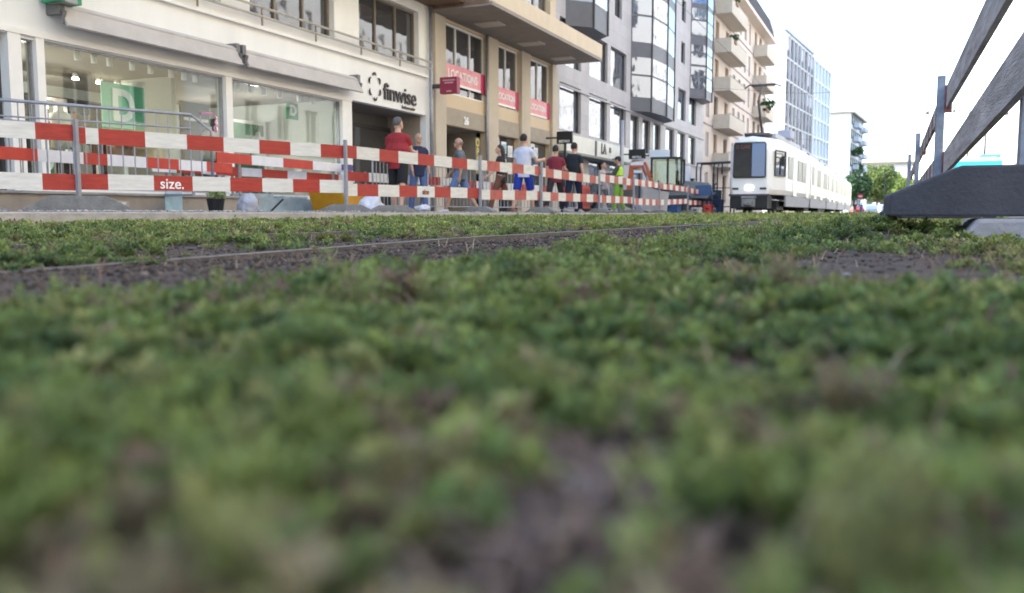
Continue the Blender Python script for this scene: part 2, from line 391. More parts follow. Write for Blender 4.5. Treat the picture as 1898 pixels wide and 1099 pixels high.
for (r0, r1, n, nl, ls, H, W) in bands:
    n = int(n*2.0); cl = None; P = wedge(n, r0, r1)
    if r1 <= 11:                                            # plants stand in small rounded clumps
        nc = max(1, n//7); K = wedge(nc, r0, r1); cid = RNG.integers(0, nc, n); sg = .0085+.0016*r0
        P = K[cid]+RNG.normal(0, sg, (n, 2)); cu = RNG.normal(0, .30, nc)[cid]; chh = RNG.uniform(.6, 1.32, nc)[cid]
        dd = np.hypot(*(P-K[cid]).T)/sg; chh *= np.clip(1.12-.22*dd, .5, 1.1); cb = RNG.uniform(.80, 1.26, nc)[cid]; cl = np.stack([cu, chh, cb], 1)
    ok = (P[:, 0] > -6.7) & (P[:, 0] < 1.22) & (P[:, 1] > .05) & (np.hypot(P[:, 0], P[:, 1]) > .125); P = P[ok]; cl = cl[ok] if cl is not None else None
    mk = vegmask(P) if r0 < 20 else np.ones(len(P))
    keep = RNG.uniform(0, 1, len(P)) < mk*.95; P = P[keep]; mk = mk[keep]; n = len(P); cl = cl[keep] if cl is not None else np.stack([np.zeros(n), np.ones(n), np.ones(n)], 1)
    u = fnoise(P, 2.2, 20)*.7 + fnoise(P, 11, 30)*.35 + RNG.normal(0, .10, n) + cl[:, 0] + .06
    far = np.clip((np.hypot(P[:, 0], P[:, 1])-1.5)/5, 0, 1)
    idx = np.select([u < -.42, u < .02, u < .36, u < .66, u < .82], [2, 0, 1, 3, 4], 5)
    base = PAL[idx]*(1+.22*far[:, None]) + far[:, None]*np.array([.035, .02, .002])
    hh = H*RNG.uniform(.5, 1.25, n)*np.clip(.45+mk*.55, .4, 1.3)*(1+.55*np.clip(fnoise(P, 7, 40)+fnoise(P, 17, 50)*.7, -.6, 1))
    base = base*RNG.uniform(.85, 1.18, (n, 1))*cl[:, 2:3]; hh = hh*cl[:, 1]*1.12
    if r0 > 20: hh *= 1
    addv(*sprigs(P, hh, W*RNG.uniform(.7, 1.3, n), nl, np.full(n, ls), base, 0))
    if r1 < 30:
        ns = {.13: 2600, .8: 10000, 2.2: 9000, 5: 5000, 11: 2500}[r0]
        P = wedge(ns, r0, r1); P = P[(P[:, 0] > -6.7) & (P[:, 0] < 1.2) & (np.abs(P[:, 0]+1.41) > .03)]; P = P[RNG.uniform(0, 1, len(P)) < np.clip(vegmask(P)+.45, .15, 1)]
        pal = np.array([(.30, .22, .13), (.22, .13, .10), (.14, .085, .065), (.36, .30, .19)])
        addv(*stems(P, RNG.uniform(.010, .034, len(P))*(1+r0*.18), pal[RNG.integers(0, 4, len(P))], 1.))
P = np.concatenate([np.array([-.085, .235])+RNG.normal(0, .03, (420, 2)), np.array([-.11, .31])+RNG.normal(0, .03, (200, 2))]); P = P[P[:, 1] > .16]
addv(*stems(P, RNG.uniform(.015, .045, len(P)), np.array([(.19, .135, .115), (.25, .18, .145), (.12, .09, .08)])[RNG.integers(0, 3, len(P))], .35))
cover = npmesh('ground_cover', np.concatenate(VV), np.concatenate(FF), [LEAF], col=np.concatenate(CC))
stuff(cover, 'low green stonecrop ground cover with dry brown stems growing over the tram track', 'ground cover')

def pebbles(name, P, S, col, mat, z=0.):
    """lumpy little stones from a cube-ish ball"""
    bm = bmesh.new(); bmesh.ops.create_icosphere(bm, subdivisions=1, radius=1); bv = np.array([v.co[:] for v in bm.verts]); bf = np.array([[v.index for v in f.verts] for f in bm.faces]); bm.free()
    n = len(P); r = RNG.uniform(.7, 1.25, (n, len(bv), 1)); sc = RNG.uniform(.6, 1.2, (n, 1, 3))*np.array([1, 1, .6])
    a = RNG.uniform(0, 6.28, n); ca, sa = np.cos(a), np.sin(a); v = bv[None]*r*sc*S[:, None, None]
    x = v[..., 0]*ca[:, None]-v[..., 1]*sa[:, None]; y = v[..., 0]*sa[:, None]+v[..., 1]*ca[:, None]
    zz = np.array([bedz(p[0], p[1]) for p in P]) if z == 0. else np.full(n, z)
    V = np.stack([x+P[:, 0, None], y+P[:, 1, None], v[..., 2]+zz[:, None]+S[:, None]*.3], 2).reshape(-1, 3)
    F = (bf[None]+np.arange(n)[:, None, None]*len(bv)).reshape(-1, 3)
    return npmesh(name, V, F, [mat], col=np.repeat(col, len(bv), 0))
STN = colmat('small_stones', .9, 0)
P = np.concatenate([wedge(900, .14, .9), wedge(3500, .9, 3.5), wedge(2500, 3.5, 8), np.stack([-1.15+RNG.normal(0, .2, 9000), RNG.uniform(.7, 7, 9000)], 1), np.stack([-2.45+RNG.normal(0, .14, 3000), RNG.uniform(1.5, 8, 3000)], 1)]); P = P[(P[:, 0] > -6.6) & (P[:, 0] < 1.1)]
rr = np.hypot(P[:, 0], P[:, 1]); g_ = RNG.uniform(.02, .10, (len(P), 1))*np.where(RNG.uniform(0, 1, (len(P), 1)) < .06, 2.2, 1)
stuff(pebbles('soil_crumbs', P, RNG.uniform(.0012, .0042, len(P))*(1+rr*.35), g_*np.array([1.22, .95, .82]), STN), 'grey and brown soil crumbs and grit between the plants', 'grit')
for (x, y, s, lab) in ((-.100, .275, .015, 'pale grey stone lying on the bare soil in the middle of the foreground'), (-.112, .186, .010, 'small whitish stone at the very bottom of the picture'),
                       (-.083, .292, .009, 'dark grey stone beside the pale foreground stone'), (-.066, .232, .0075, 'small grey stone right of the pale foreground stone'), (-.128, .205, .0085, 'flat grey stone low in the foreground left of the bare soil'),
                        (.088, .66, .040, 'pale stone among green plants near the lower right edge'),
                       (-.066, 1.43, .014, 'thin white chip lying on the bare patch beyond the foreground plants')):
    o = pebbles('stone', np.array([(x, y)]), np.array([s]), np.array([[.24, .24, .26]]) if s not in (.009, .040) else np.array([[.25, .25, .26]]) if s == .040 else np.array([[.12, .12, .13]]), STN)
    if s == .040: o.scale = (1.5, .9, .62)
    if s == .040: o.location = (-.044, .066, .0)
    o.modifiers.new('s', 'SUBSURF').render_levels = 2; tag(o, lab, 'stone', 'loose stones in the ground cover')
# rubble along the pavement edge
P = np.stack([RNG.uniform(-8.6, -7.0, 2600), RNG.uniform(6, 22, 2600)], 1)
stuff(pebbles('rubble', P, RNG.uniform(.008, .026, len(P)), RNG.uniform(.22, .5, (len(P), 1))*np.array([1, .97, .93]), STN, z=.118), 'pale gravel and rubble scattered along the pavement edge', 'gravel')

# ================================================================ BUILDINGS, shop side (local x out of the wall, facade plane at x = 0)
XF = -12.5
def building(name, label, y0, y1, H, D, holes, mat, x=XF, rz=0, yb=0, depth=.25, band=None):
    t = thing(name, label, 'building', (x, yb, 0), rz)
    m = MB(); holed(m, y0, y1, 0, H, holes, depth); shell(m, y0, y1, 0, H, D)
    m.build('wall', mat, t); return t

# --- white shop building -------------------------------------------------
shopholes = [(8.15, 9.21, .35, 2.84), (9.43, 9.69, .5, 2.81), (9.83, 13.92, .5, 2.84), (14.10, 17.96, .5, 2.84), (18.40, 22.18, .12, 2.92),
             (2.0, 7.6, .5, 2.84), (-6, 1.4, .5, 2.84)]
upper = [(y, y+3.0, z, z+1.5) for z in (4.25, 7.4, 10.3, 13.2, 16.1) for y in (-20, -14, -8.5, -3, 2.2, 6.6, 10.9, 14.75, 18.8)]
wb = building('white_shop_building', 'white rendered shop building with awnings, big shop windows and a dark lettered sign', -30, 22.4, 19.5, 12, shopholes+upper, WHITE, depth=.2)
SHG = []
for (a, b, c, d) in ((9.43, 9.69, .5, 2.81), (9.83, 13.92, .5, 2.84), (14.10, 17.96, .5, 2.84)):
    gl = MB().box(-.10, -.088, a, b, c, d).build('shop_window', GLASS, wb)
    fm = MB(); fw = .03
    fm.box(-.13, -.05, a, a+fw, c, d).box(-.13, -.05, b-fw, b, c, d).box(-.13, -.053, a+fw, b-fw, c, c+fw).box(-.13, -.053, a+fw, b-fw, d-fw, d)
    fm.build('frame', GREYM, gl)
for (a, b, c, d) in ((8.15, 9.21, .35, 2.84), (2.0, 7.6, .5, 2.84), (-6, 1.4, .5, 2.84)):
    window(wb, a, b, c, d, nm=1, frame=DARKF)
for (a, b, c, d) in upper: window(wb, a, b, c, d, nm=2, frame=BRONZE if c < 5 else TRIM, depth=.2)
# lower trim, ledge under the railing and the fascia edge
tr = MB(); tr.box(.003, .06, 8.0, 18.36, 2.86, 2.94).box(.003, .09, -30, 22.2, 3.98, 4.05).box(.003, .05, 9.2, 18.36, .40, .5)
tr.box(.003, .045, 9.21, 9.43, .5, 2.86).box(.003, .045, 9.69, 9.83, .5, 2.86).box(.003, .045, 13.92, 14.10, .5, 2.86).box(.003, .045, 17.96, 18.36, .5, 2.86)
tr.build('trim', TRIM, wb)
# balcony railing pipes and posts
for z, xx in ((4.22, .18), (4.40, .20)):
    MB().tube([(xx, -12, z), (xx, 22.1, z)], .028).build('railing', pm('pale_pipe', (.50, .46, .40), .5, .1), wb, smooth=True)
m = MB()
for y in np.arange(-11, 22, 1.85): m.bar((.19, y, 4.03), (.19, y, 4.42), .03, .03)
m.build('railing_post', BRONZE, wb)
MB().box(-.003, 1.15, -30, 22.38, 6.02, 6.22).build('balcony_soffit', BROWN, wb)
m = MB(); m.tube([(.12, 22.28, .1), (.12, 22.28, 6.0)], .06); m.build('downpipe', GREYM, wb, smooth=True)
# shop interior (a real room behind the glass)
rm = MB(); Y0, Y1 = 9.25, 18.2
rm.box(-4.6, -.25, Y0, Y1, .38, .42, 1); rm.box(-4.6, -.22, Y0, Y1, 2.90, 2.95, 2)
rm.box(-4.65, -4.6, Y0, Y1, .42, 2.9, 0); rm.box(-4.6, -.21, Y0-.05, Y0, .42, 2.9, 0); rm.box(-4.6, -.21, Y1, Y1+.05, .42, 2.9, 0)
rm.box(-2.6, -1.2, 13.7, 13.82, .42, 2.9, 0); rm.box(-4.6, -4.4, 9.6, 11.2, .42, 2.5, 3)
rm.build('shop_interior', [pm('interior_wall', (.50, .51, .48), .8, .05), pm('interior_floor', (.40, .33, .26), .6, .1), pm('interior_ceiling', (.17, .145, .125), .8, .05), BRONZE], wb)
LAMP = pm('lamp_glow', (1, .9, .7), .5, 0, emit=(1, .88, .68, 12))
for i, y in enumerate((10.91, 11.25, 11.58, 12.08, 12.52, 13.03, 13.36, 13.66, 14.9, 15.3, 15.75, 16.3, 17.0, 17.5)):
    MB().tube([(-.52, y, 2.90), (-.52, y, 2.74)], .05, 10).build('spotlight', WHITE, wb, smooth=True)
for (x, y, z) in ((-2.5, 12.5, 2.78), (-2.5, 13.5, 2.78), (-2.6, 13.15, 2.80), (-2.9, 12.1, 2.2), (-1.2, 11.2, 1.15)):
    o = MB().tube([(x, y, z+.1), (x, y, z)], .055, 10).build('ceiling_lamp', WHITE, wb, smooth=True)
    MB().tube([(x, y, z), (x, y, z-.03)], .06, 10).build('bulb', LAMP, o)
for (x, y) in ((-1.6, 10.6), (-3.3, 12.4), (-1.7, 14.8), (-3.2, 16.8), (-1.5, 16.6)):
    l = bpy.data.lights.new('shop_light', 'POINT'); l.energy = 13; l.color = (1, .93, .84); l.shadow_soft_size = .05
    lo = bpy.data.objects.new('shop_light', l); C.objects.link(lo); lo.location = (XF+x, y, 2.15)
# recess of the entrance under the dark lettering
m = MB(); m.box(-1.35, -1.3, 18.4, 22.18, .12, 2.92, 0); m.box(-1.3, -.21, 18.36, 18.4, .12, 2.92, 1); m.box(-1.3, -.21, 22.18, 22.22, .12, 2.92, 1)
m.box(-1.3, -.21, 18.4, 22.18, 2.92, 2.96, 2); m.build('entrance_recess', [pm('recess_back', (.12, .11, .105), .5, .1), pm('recess_side', (.33, .28, .23), .8, .1), pm('recess_ceiling', (.22, .19, .17), .8, .1)], wb)
m = MB()
for y in (18.45, 19.9, 20.25, 22.1): m.box(-1.29, -1.20, y, y+.09, .12, 2.55)
m.box(-1.29, -1.21, 18.45, 22.19, 2.5, 2.6); m.build('door_frame', DARKF, wb)
for a, b in ((18.54, 19.9), (20.34, 22.1)): MB().box(-1.27, -1.25, a, b, .15, 2.5).build('door_glass', WGL, wb)

# lettering and marks on the white wall
sg = thing('shop_sign', 'dark lettering reading finwise with a four part ring emblem on the white fascia', 'sign', (XF+.03, 20.6, 3.3))
text('lettering', 'finwise', .62, TEXTD, sg, (0, .12, .0), FACEX, .018, .004, sx=1.0)
text('small_lettering', 'business center', .11, TEXTD, sg, (0, .55, -.29), FACEX, .01, .004)
m = MB()
for k in range(6):
    a0 = k*math.pi/3+.25; pts = []
    for j in range(6):
        a = a0+j*.135; r_ = .25+.05*math.sin(j/5*math.pi)
        pts.append((0, r_*math.cos(a)*.95, r_*math.sin(a)*1.15))
    m.tube(pts, [.008, .022, .028, .028, .022, .008], 6)
m.build('emblem', TEXTD, sg).location = (0, -1.15, .08)
# awnings
for i, (a, b) in enumerate(((9.98, 14.02), (14.2, 18.32))):
    aw = thing('rolled_awning', ['rolled grey awning above the shop window with the big green banner', 'rolled grey awning above the shop window nearer the dark lettering'][i], 'awning', (XF, (a+b)/2, 3.05), 0, 'rolled awnings on the white building')
    hw = (b-a)/2
    MB().prism([(.03, .28), (.03, .38), (.20, .40), (.30, .33), (.26, .24)], 1, -hw, hw).build('cassette', pm('cassette_grey', (.55, .52, .50), .5, .08), aw)
    MB().prism([(.26, .27), (.29, .30), (.42, .02), (.39, .0)], 1, -hw, hw).build('valance', FABRIC, aw)
    for s in (-1, 1):
        m = MB(); m.box(.0, .30, s*hw-.05, s*hw+.05, .20, .45); m.tube([(.2, s*hw, .3), (.36, s*hw, .22), (.30, s*hw, .06)], .035, 6)
        m.build('bracket', pm('bracket_grey', (.16, .155, .15), .5, .1), aw)
# signs in the window
def plate(name, label, cat, loc, w_, h_, t_, mat, group=None, rz=0):
    t = thing(name, label, cat, loc, rz, group); MB().box(-t_/2, t_/2, -w_/2, w_/2, -h_/2, h_/2).build('panel', mat, t, bevel=.004); return t
bn = thing('window_banner', 'large green banner with a white D hanging in the shop window', 'banner', (-13.15, 12.0, 2.05))
MB().box(-.01, .01, -.52, .22, -.38, .42).build('cloth', PGREEN, bn); MB().box(-.01, .01, .223, .47, -.38, .42).build('side_cloth', GREEN, bn)
MB().box(-.01, .01, -.52, .47, -.62, -.383).build('lower_cloth', GREEN, bn)
text('letter', 'D', .78, TEXTW, bn, (.03, -.06, .0), FACEX, .008, .03, sx=.9)
b2 = plate('wall_sign', 'small dark green sign with a white D hanging in the second shop window', 'sign', (-13.4, 17.2, 2.56), .42, .40, .04, GREEN)
b2.location = (-13.4, 17.22, 2.56); text('letter', 'D', .34, TEXTW, b2, (.03, 0, 0), FACEX, .008, .012)
b3 = plate('floor_sign', 'low green panel with a white D at the bottom left of the shop window', 'sign', (-12.95, 10.12, .93), .34, .42, .03, GREEN)
text('letter', 'D', .4, TEXTW, b3, (.03, 0, 0), FACEX, .008, .012)
b4 = plate('projecting_sign', 'green box sign sticking out of the white wall above the first awning', 'sign', (-12.2, 9.98, 3.80), .4, .8, .42, GREEN)
MB().box(-.20, .223, -.11, .11, -.403, .403).build('side_panel', pm('sign_grey', (.3, .3, .3), .5, .1), b4)
st = MB(); st.tube([(0, -.22, .06), (.0, .1, .1), (0, .2, .0), (0, .16, -.1)], .018, 6); st.tube([(0, .2+.07*math.cos(a), -.2+.07*math.sin(a)) for a in np.linspace(0, 6.28, 13)], .014, 6)
st = st.build('window_sticker', pm('sticker_pink', (.62, .22, .42), .5, .1), None, loc=(-12.58, 13.55, 2.0)); tag(st, 'pink and white sticker on the shop glass near the white mullion', 'sticker')
tb = thing('display_table', 'pale display counter with folded goods behind the railing in the shop', 'table', (-13.6, 12.9, .42))
MB().box(-.4, .4, -.9, .9, .62, .68).build('table_top', WHITE, tb)
for sx in (-.35, .35):
    for sy in (-.85, .85): MB().box(sx-.03, sx+.03, sy-.03, sy+.03, 0, .617).build('leg', WHITE, tb)
for i, (y, c, s_, lab) in enumerate(((-.6, (.25, .14, .10), .16, 'stack of brown folded goods on the display counter'), (0., (.5, .38, .26), .2, 'tan box on the middle of the display counter'), (.55, (.5, .5, .5), .15, 'pale box at the far end of the display counter'))):
    o = MB().box(-.2, .2, -s_, s_, 0, .28).box(-.15, .15, -s_*.7, s_*.6, .283, .36).build('goods_box', pm('goods%d' % i, c, .8, .2), None, loc=(-13.6, 12.9+y, 1.103), bevel=.01); tag(o, lab, 'box', 'goods on the shop counter')
cb = thing('glass_cabinet', 'dark green glass cabinet with frame at the back of the second shop window', 'cabinet', (-15.0, 16.9, .42))
MB().box(-.3, .3, -.85, .85, 0, 1.9).build('carcass', pm('cabinet_green', (.05, .10, .06), .4, .3), cb); m = MB()
for y in (-.88, .82): m.box(.303, .34, y, y+.06, 0, 1.95)
m.box(.303, .338, -.82, .82, 1.88, 1.95); m.build('frame', pm('cabinet_frame', (.4, .38, .36), .5, .1), cb)
pn = thing('poster_stand', 'tall dark poster panel behind the left part of the second shop window', 'panel', (-14.2, 14.85, .42))
MB().box(-.03, .03, -.42, .42, 0, 2.1).build('board', pm('dark_board', (.06, .06, .065), .5, .2), pn); MB().box(.033, .05, -.36, .36, 1.7, 1.76).build('print_line', TEXTW, pn)
MB().box(-.12, .12, -.5, .5, 0, .08).build('base', GREYM, pn)
sh = thing('display_shelf', 'dark shelf unit with small goods at the back of the first shop window', 'shelf', (-15.6, 12.2, .42))
m = MB()
for y in (-1.3, -.43, .43, 1.3): m.box(-.2, .2, y-.02, y+.02, 0, 2.0)
for z in (.3, .85, 1.4, 1.97): m.box(-.2, .197, -1.3, 1.3, z, z+.03)
m.build('frame', pm('shelf_dark', (.05, .04, .035), .6, .2), sh)
rq = random.Random(3); GC = [pm('goods_a', (.35, .2, .12), .8), pm('goods_b', (.6, .58, .5), .8), pm('goods_c', (.08, .2, .14), .8), pm('goods_d', (.12, .11, .12), .8)]
for z in (.331, .881, 1.431):
    for k in range(9):
        y = -1.2+k*.29+.02*(k//3); w_ = rq.uniform(.07, .12); MB().box(-.12, .12, y-w_*.6, y+w_, z, z+rq.uniform(.12, .36)).build('goods', rq.choice(GC), sh)
for i, (x, y, c, lab) in enumerate(((-13.5, 10.9, (.62, .60, .58), 'pale clothed tailor dummy at the left of the first shop window'), (-13.7, 14.75, (.66, .62, .60), 'pale clothed tailor dummy at the left of the second shop window'), (-13.6, 16.2, (.5, .5, .5), 'grey clothed tailor dummy in the middle of the second shop window'))):
    t = thing('tailor_dummy', lab, 'mannequin', (x, y, .42), 0, 'tailor dummies in the shop'); MB().tube([(0, 0, .03), (0, 0, .85)], .02, 8).build('stand', GREYM, t); MB().tube([(0, 0, 0), (0, 0, .03)], .18, 16).build('base', GREYM, t)
    MB().tube([(0, 0, .8), (0, 0, .85), (0, 0, 1.0), (0, 0, 1.15), (0, 0, 1.32), (0, 0, 1.42), (0, 0, 1.47), (0, 0, 1.56)], [.05, .17, .16, .13, .18, .17, .06, .05], 16).build('torso', pm('dummy_cloth%d' % i, c, .9, .15, 8, .3), t, smooth=True)
# --- cream building with canopy -----------------------------------------
bays = ((23.22, 26.16, .14), (26.96, 28.93, .14), (29.77, 31.98, .14))
h = []
for a, b, z in bays: h += [(a, b, z, 2.77), (a, b, 3.72, 5.82)]
up2 = [(y, y+2.4, z, z+1.7) for z in (7.3, 10.2, 13.1, 16.0) for y in (23.3, 26.4, 29.6)]
cbd = building('cream_building', 'cream stone office building with a deep canopy over tall pillars and pink window banners', 22.4, 32.6, 20.5, 12, h+up2, TAN, depth=.2)
for a, b, c, d in up2: window(cbd, a, b, c, d, nm=1, frame=BRONZE, depth=.25)
for i, (a, b) in enumerate(((22.55, 23.2), (26.18, 26.94), (28.95, 29.75), (32.0, 32.58))):
    MB().box(.004, .12, a, b, 0, 5.88).build('pillar', BEIGE2, cbd)
for i, (a, b, z) in enumerate(bays):
    MB().box(.004, .03, a, b, 2.78, 3.30).build('lintel', TAUPE, cbd)
    window(cbd, a, b, 3.72, 5.82, depth=.12, nm=2 if i == 0 else 1, frame=TRIM)
    MB().box(-1.5 if i == 0 else -.2, -1.45 if i == 0 else -.18, a, b, .15, 2.76).build('shop_pane', WGL if i else pm('doorway_dark', (.07, .07, .075), .3, .3), cbd)
m = MB(); m.box(-1.4, -.36, 23.17, 23.21, .14, 2.77, 0).box(-1.4, -.36, 26.17, 26.2, .14, 2.77, 0).box(-1.4, -.36, 23.2, 26.2, 2.77, 2.8, 0); m.build('doorway', TAUPE, cbd)
MB().tube([(.1, 26.08, .12), (.1, 26.08, 5.9)], .05).build('downpipe', GREYM, cbd, smooth=True)
text('house_number', '26', .32, TEXTW, cbd, (.05, 24.65, 2.98), FACEX, .01, .012)
cn = MB(); cn.box(.003, 2.0, 22.42, 32.35, 5.90, 6.0, 1); cn.box(1.9, 2.003, 22.43, 32.35, 6.003, 6.52, 0); cn.box(.004, 1.9, 22.40, 22.5, 5.95, 6.52, 2); cn.box(.004, 1.9, 32.25, 32.348, 6.003, 6.52, 0); cn.box(.004, 1.9, 22.5, 32.25, 6.4, 6.5, 0)
cn.build('canopy', [pm('canopy_fascia', (.60, .48, .34), .6, .05, 2), SOFF, BROWN], cbd)
for y in (24.6, 27.9, 31.0): MB().box(.5, 1.3, y-.3, y+.3, 5.86, 5.897).build('canopy_lamp', pm('lamp_panel', (.5, .46, .4), .5, .05), cbd)
PINK = pm('banner_pink', (.80, .25, .30), .6, .1, 2, col2=(.85, .42, .45)); MAG = pm('banner_magenta', (.45, .02, .10), .5, .1)
for i, (a, b, z, s, lab) in enumerate(((23.24, 26.1, 4.0, 'LOCATIONS', 'first pink window banner, behind the dark red box sign'), (26.98, 28.9, 3.78, 'LOCATION', 'middle pink window banner between two pillars'), (29.8, 31.95, 3.74, 'LOCATION', 'last pink window banner, nearest the grey stone building'))):
    t = thing('window_banner', lab, 'banner', (XF+.02, (a+b)/2, z), 0, 'pink banners in the first floor windows')
    hw = (b-a)/2; MB().box(-.03, -.015, -hw, hw-.3, 0, .62).build('cloth', PINK, t); MB().box(-.03, -.012, hw-.29, hw, 0, .62).build('end_cloth', MAG, t)
    MB().box(-.012, -.009, -hw, hw-.3, .0, .07).build('white_stripe', TEXTW, t)
    text('lettering', s, .36 if i == 0 else .3, TEXTW, t, (-.005, -.15, .32), FACEX, .004, .006)
bx = plate('box_sign', 'dark red box sign on a bracket in front of the first pink banner', 'sign', (XF+.72, 22.30, 3.74), .2, .46, .55, pm('dark_red', (.26, .018, .05), .5, .08))
MB().box(-.60, -.277, -.04, .04, -.06, .06).build('bracket', DARKF, bx)
for z, w_ in ((.14, .40), (.07, .28), (-.17, .16)): MB().box(-w_/2+.02, w_/2+.02, -.108, -.102, z-.018, z+.018).build('print_line', pm('sign_text_pink', (.55, .3, .33), .5, .05), bx)
yl = thing('yellow_sign', 'upright yellow lettered strip beside the doorway numbered 26', 'sign', (XF+.0, 25.55, 2.0)); MB().box(-.02, .0, -.16, .16, -.62, .55).build('strip', pm('strip_grey', (.11, .11, .11), .5, .1), yl)
for k, ch in enumerate('OPEN'): text('letter', ch, .34, pm('yellow_letter', (.62, .47, .05), .5, .1), yl, (.005, 0, .38-.29*k), FACEX, .004, .012)
mr = MB(); mr.prism([(.36*math.cos(a)*1.5, .36*math.sin(a)) for a in np.linspace(0, 6.28, 25)[:-1]], 0, -.02, .02)
mr = mr.build('oval_mirror', pm('pale_oval', (.35, .36, .37), .4, .1), None, loc=(XF-1.2, 24.9, 2.05)); tag(mr, 'pale oval panel inside the doorway numbered 26', 'panel')
for i, (y, z, c) in enumerate(((27.3, 2.45, (.5, .62, .70)), (27.3, 1.95, (.62, .6, .6)), (27.95, 2.4, (.25, .50, .60)), (27.95, 1.8, (.6, .3, .3)), (28.5, 2.3, (.6, .62, .66)), (28.5, 1.7, (.2, .3, .45)), (30.2, 2.45, (.35, .45, .6)), (30.2, 1.8, (.65, .6, .62)), (30.9, 2.4, (.6, .63, .68)), (30.9, 1.75, (.3, .4, .5)))):
    t = thing('poster', ['blue grey poster top left in the shop window beside the woman', 'white poster low left in the shop window beside the woman', 'turquoise poster high in the middle of the shop window beside the woman', 'reddish poster low in the middle of the shop window beside the woman', 'pale poster top right in the shop window beside the woman', 'dark blue poster low right in the shop window beside the woman', 'blue poster high in the shop window right of the pale blue shirt', 'pinkish white poster low in the shop window right of the pale blue shirt', 'white poster high in the last shop window of the cream building', 'slate poster low in the last shop window of the cream building'][i], 'poster', (XF-.15, y, z), 0, 'posters in the shop windows')
    MB().box(-.01, .01, -.2, .2, -.2, .2).build('sheet', TEXTW, t); MB().box(.011, .014, -.17, .17, -.15, .12).build('print', pm('print%d' % i, c, .5, .35, 9), t)
# --- grey stone building --------------------------------------------------
h = []
for a in (33.05, 36.75, 39.85): h += [(a, a+2.6, 3.48, 5.38), (a, a+2.6, 6.12, 7.95)]
for a in (43.3, 45.6, 47.9): h += [(a, a+1.6, 3.3, 5.15)]
for a in (50.75, 53.75, 56.9): h += [(a, a+2.15, 3.3, 5.15), (a, a+2.15, 5.95, 7.85)]
for z in (9.45, 12.0, 14.6):
    for a in (40.4, 51.5, 54.3): h += [(a, a+1.15, z, z+1.3)]
for a in (33.05, 36.75, 39.85, 43.6, 46.9, 50.75, 53.75, 56.9): h += [(a, a+2.2, .3, 2.45)]
gb = building('grey_stone_building', 'grey stone clad office building with square deep windows and dark bay windows', 32.6, 61.6, 20, 12, h, STONE, depth=.19)
for a, b, c, d in h:
    window(gb, a, b, c, d, depth=.17, nm=0, frame=DARKF, glass=OGL if c < 8.5 else WGL)
m = MB(); m.box(.003, .07, 32.7, 61.6, 5.22, 5.30); m.box(.003, .09, 32.7, 61.6, 3.25, 3.33); m.build('cornice', STONE, gb)
BAYG = pm('bay_panel', (.10, .10, .115), .5, .1)
def bay(name, yc, hw, out, z0, z1, rows, nseg=4):
    """dark glazed bay window: curved in plan, glass rows between metal spandrels"""
    pts = [(out*math.sin(math.pi*i/nseg)**.6 if 0 < i < nseg else 0, yc - hw*math.cos(math.pi*i/nseg)) for i in range(nseg+1)]
    m = MB(); poly = [(p[0], p[1]) for p in pts]
    m.add([(p[0], p[1], z0) for p in poly] + [(p[0], p[1], z1) for p in poly], [tuple(range(len(poly))), tuple(range(len(poly), 2*len(poly)))] + [(i, i+1, i+1+len(poly), i+len(poly)) for i in range(len(poly)-1)])
    b = m.build('bay', BAYG, gb)
    for (a, c, gm_) in rows:
        for i in range(nseg):
            p, q = Vector((*pts[i], 0)), Vector((*pts[i+1], 0)); d = (q-p); L = d.length; d.normalize(); n = Vector((d.y, -d.x, 0))
            if n.x < 0: n = -n
            zm = (a+c)/2+.1
            for (u, v) in ((a, zm-.05), (zm+.05, c)):
                e = .06; g1 = MB()
                A = p + d*e + n*.02; B = p + d*(L-e) + n*.02
                g1.add([(A.x, A.y, u), (B.x, B.y, u), (B.x, B.y, v), (A.x, A.y, v), (A.x-n.x*.015, A.y-n.y*.015, u), (B.x-n.x*.015, B.y-n.y*.015, u), (B.x-n.x*.015, B.y-n.y*.015, v), (A.x-n.x*.015, A.y-n.y*.015, v)],
                       [(0,1,2,3), (4,7,6,5), (0,4,5,1), (1,5,6,2), (2,6,7,3), (3,7,4,0)])
                g1.build('bay_window', gm_, b)
    m = MB()
    for p in pts[1:-1]: m.tube([(p[0]*1.02, p[1], z0), (p[0]*1.02, p[1], z1)], .05, 6)
    m.build('mullion', DARKF, b); return b
bay('bay', 46.7, 3.5, 1.0, 5.3, 20, ((6.0, 8.0, OGL), (8.75, 11.2, OGL), (11.7, 14.2, BGL), (14.7, 17, OGL)))
bay('bay', 59.0, 2.1, .9, 7.6, 20, ((8.2, 9.6, OGL), (9.75, 11.0, OGL), (11.6, 13.3, OGL), (13.6, 15.4, BGL)), 3)
bay('bay', 35.6, 1.9, .95, 7.7, 20, ((8.7, 11.2, BGL), (11.7, 14, BGL)), 3)
aw = thing('cream_shop_banner', 'cream sign board with black letters under the grey stone building windows', 'sign', (XF+.5, 36.4, 2.9))
MB().box(-.45, .0, -3.9, 5.2, -.32, .36).build('board', pm('cream_board', (.74, .72, .64), .6, .08), aw); MB().box(-.5, .05, -3.95, 5.25, -.42, -.323).build('edge', pm('board_edge', (.2, .2, .17), .5, .1), aw)
text('lettering', "LA", .62, TEXTD, aw, (.02, .9, .04), FACEX, .01, .02); m = MB(); m.box(.004, .02, 1.75, 2.0, -.05, .18).box(.004, .02, -.3, -.05, -.3, .34); m.build('black_mark', TEXTD, aw)
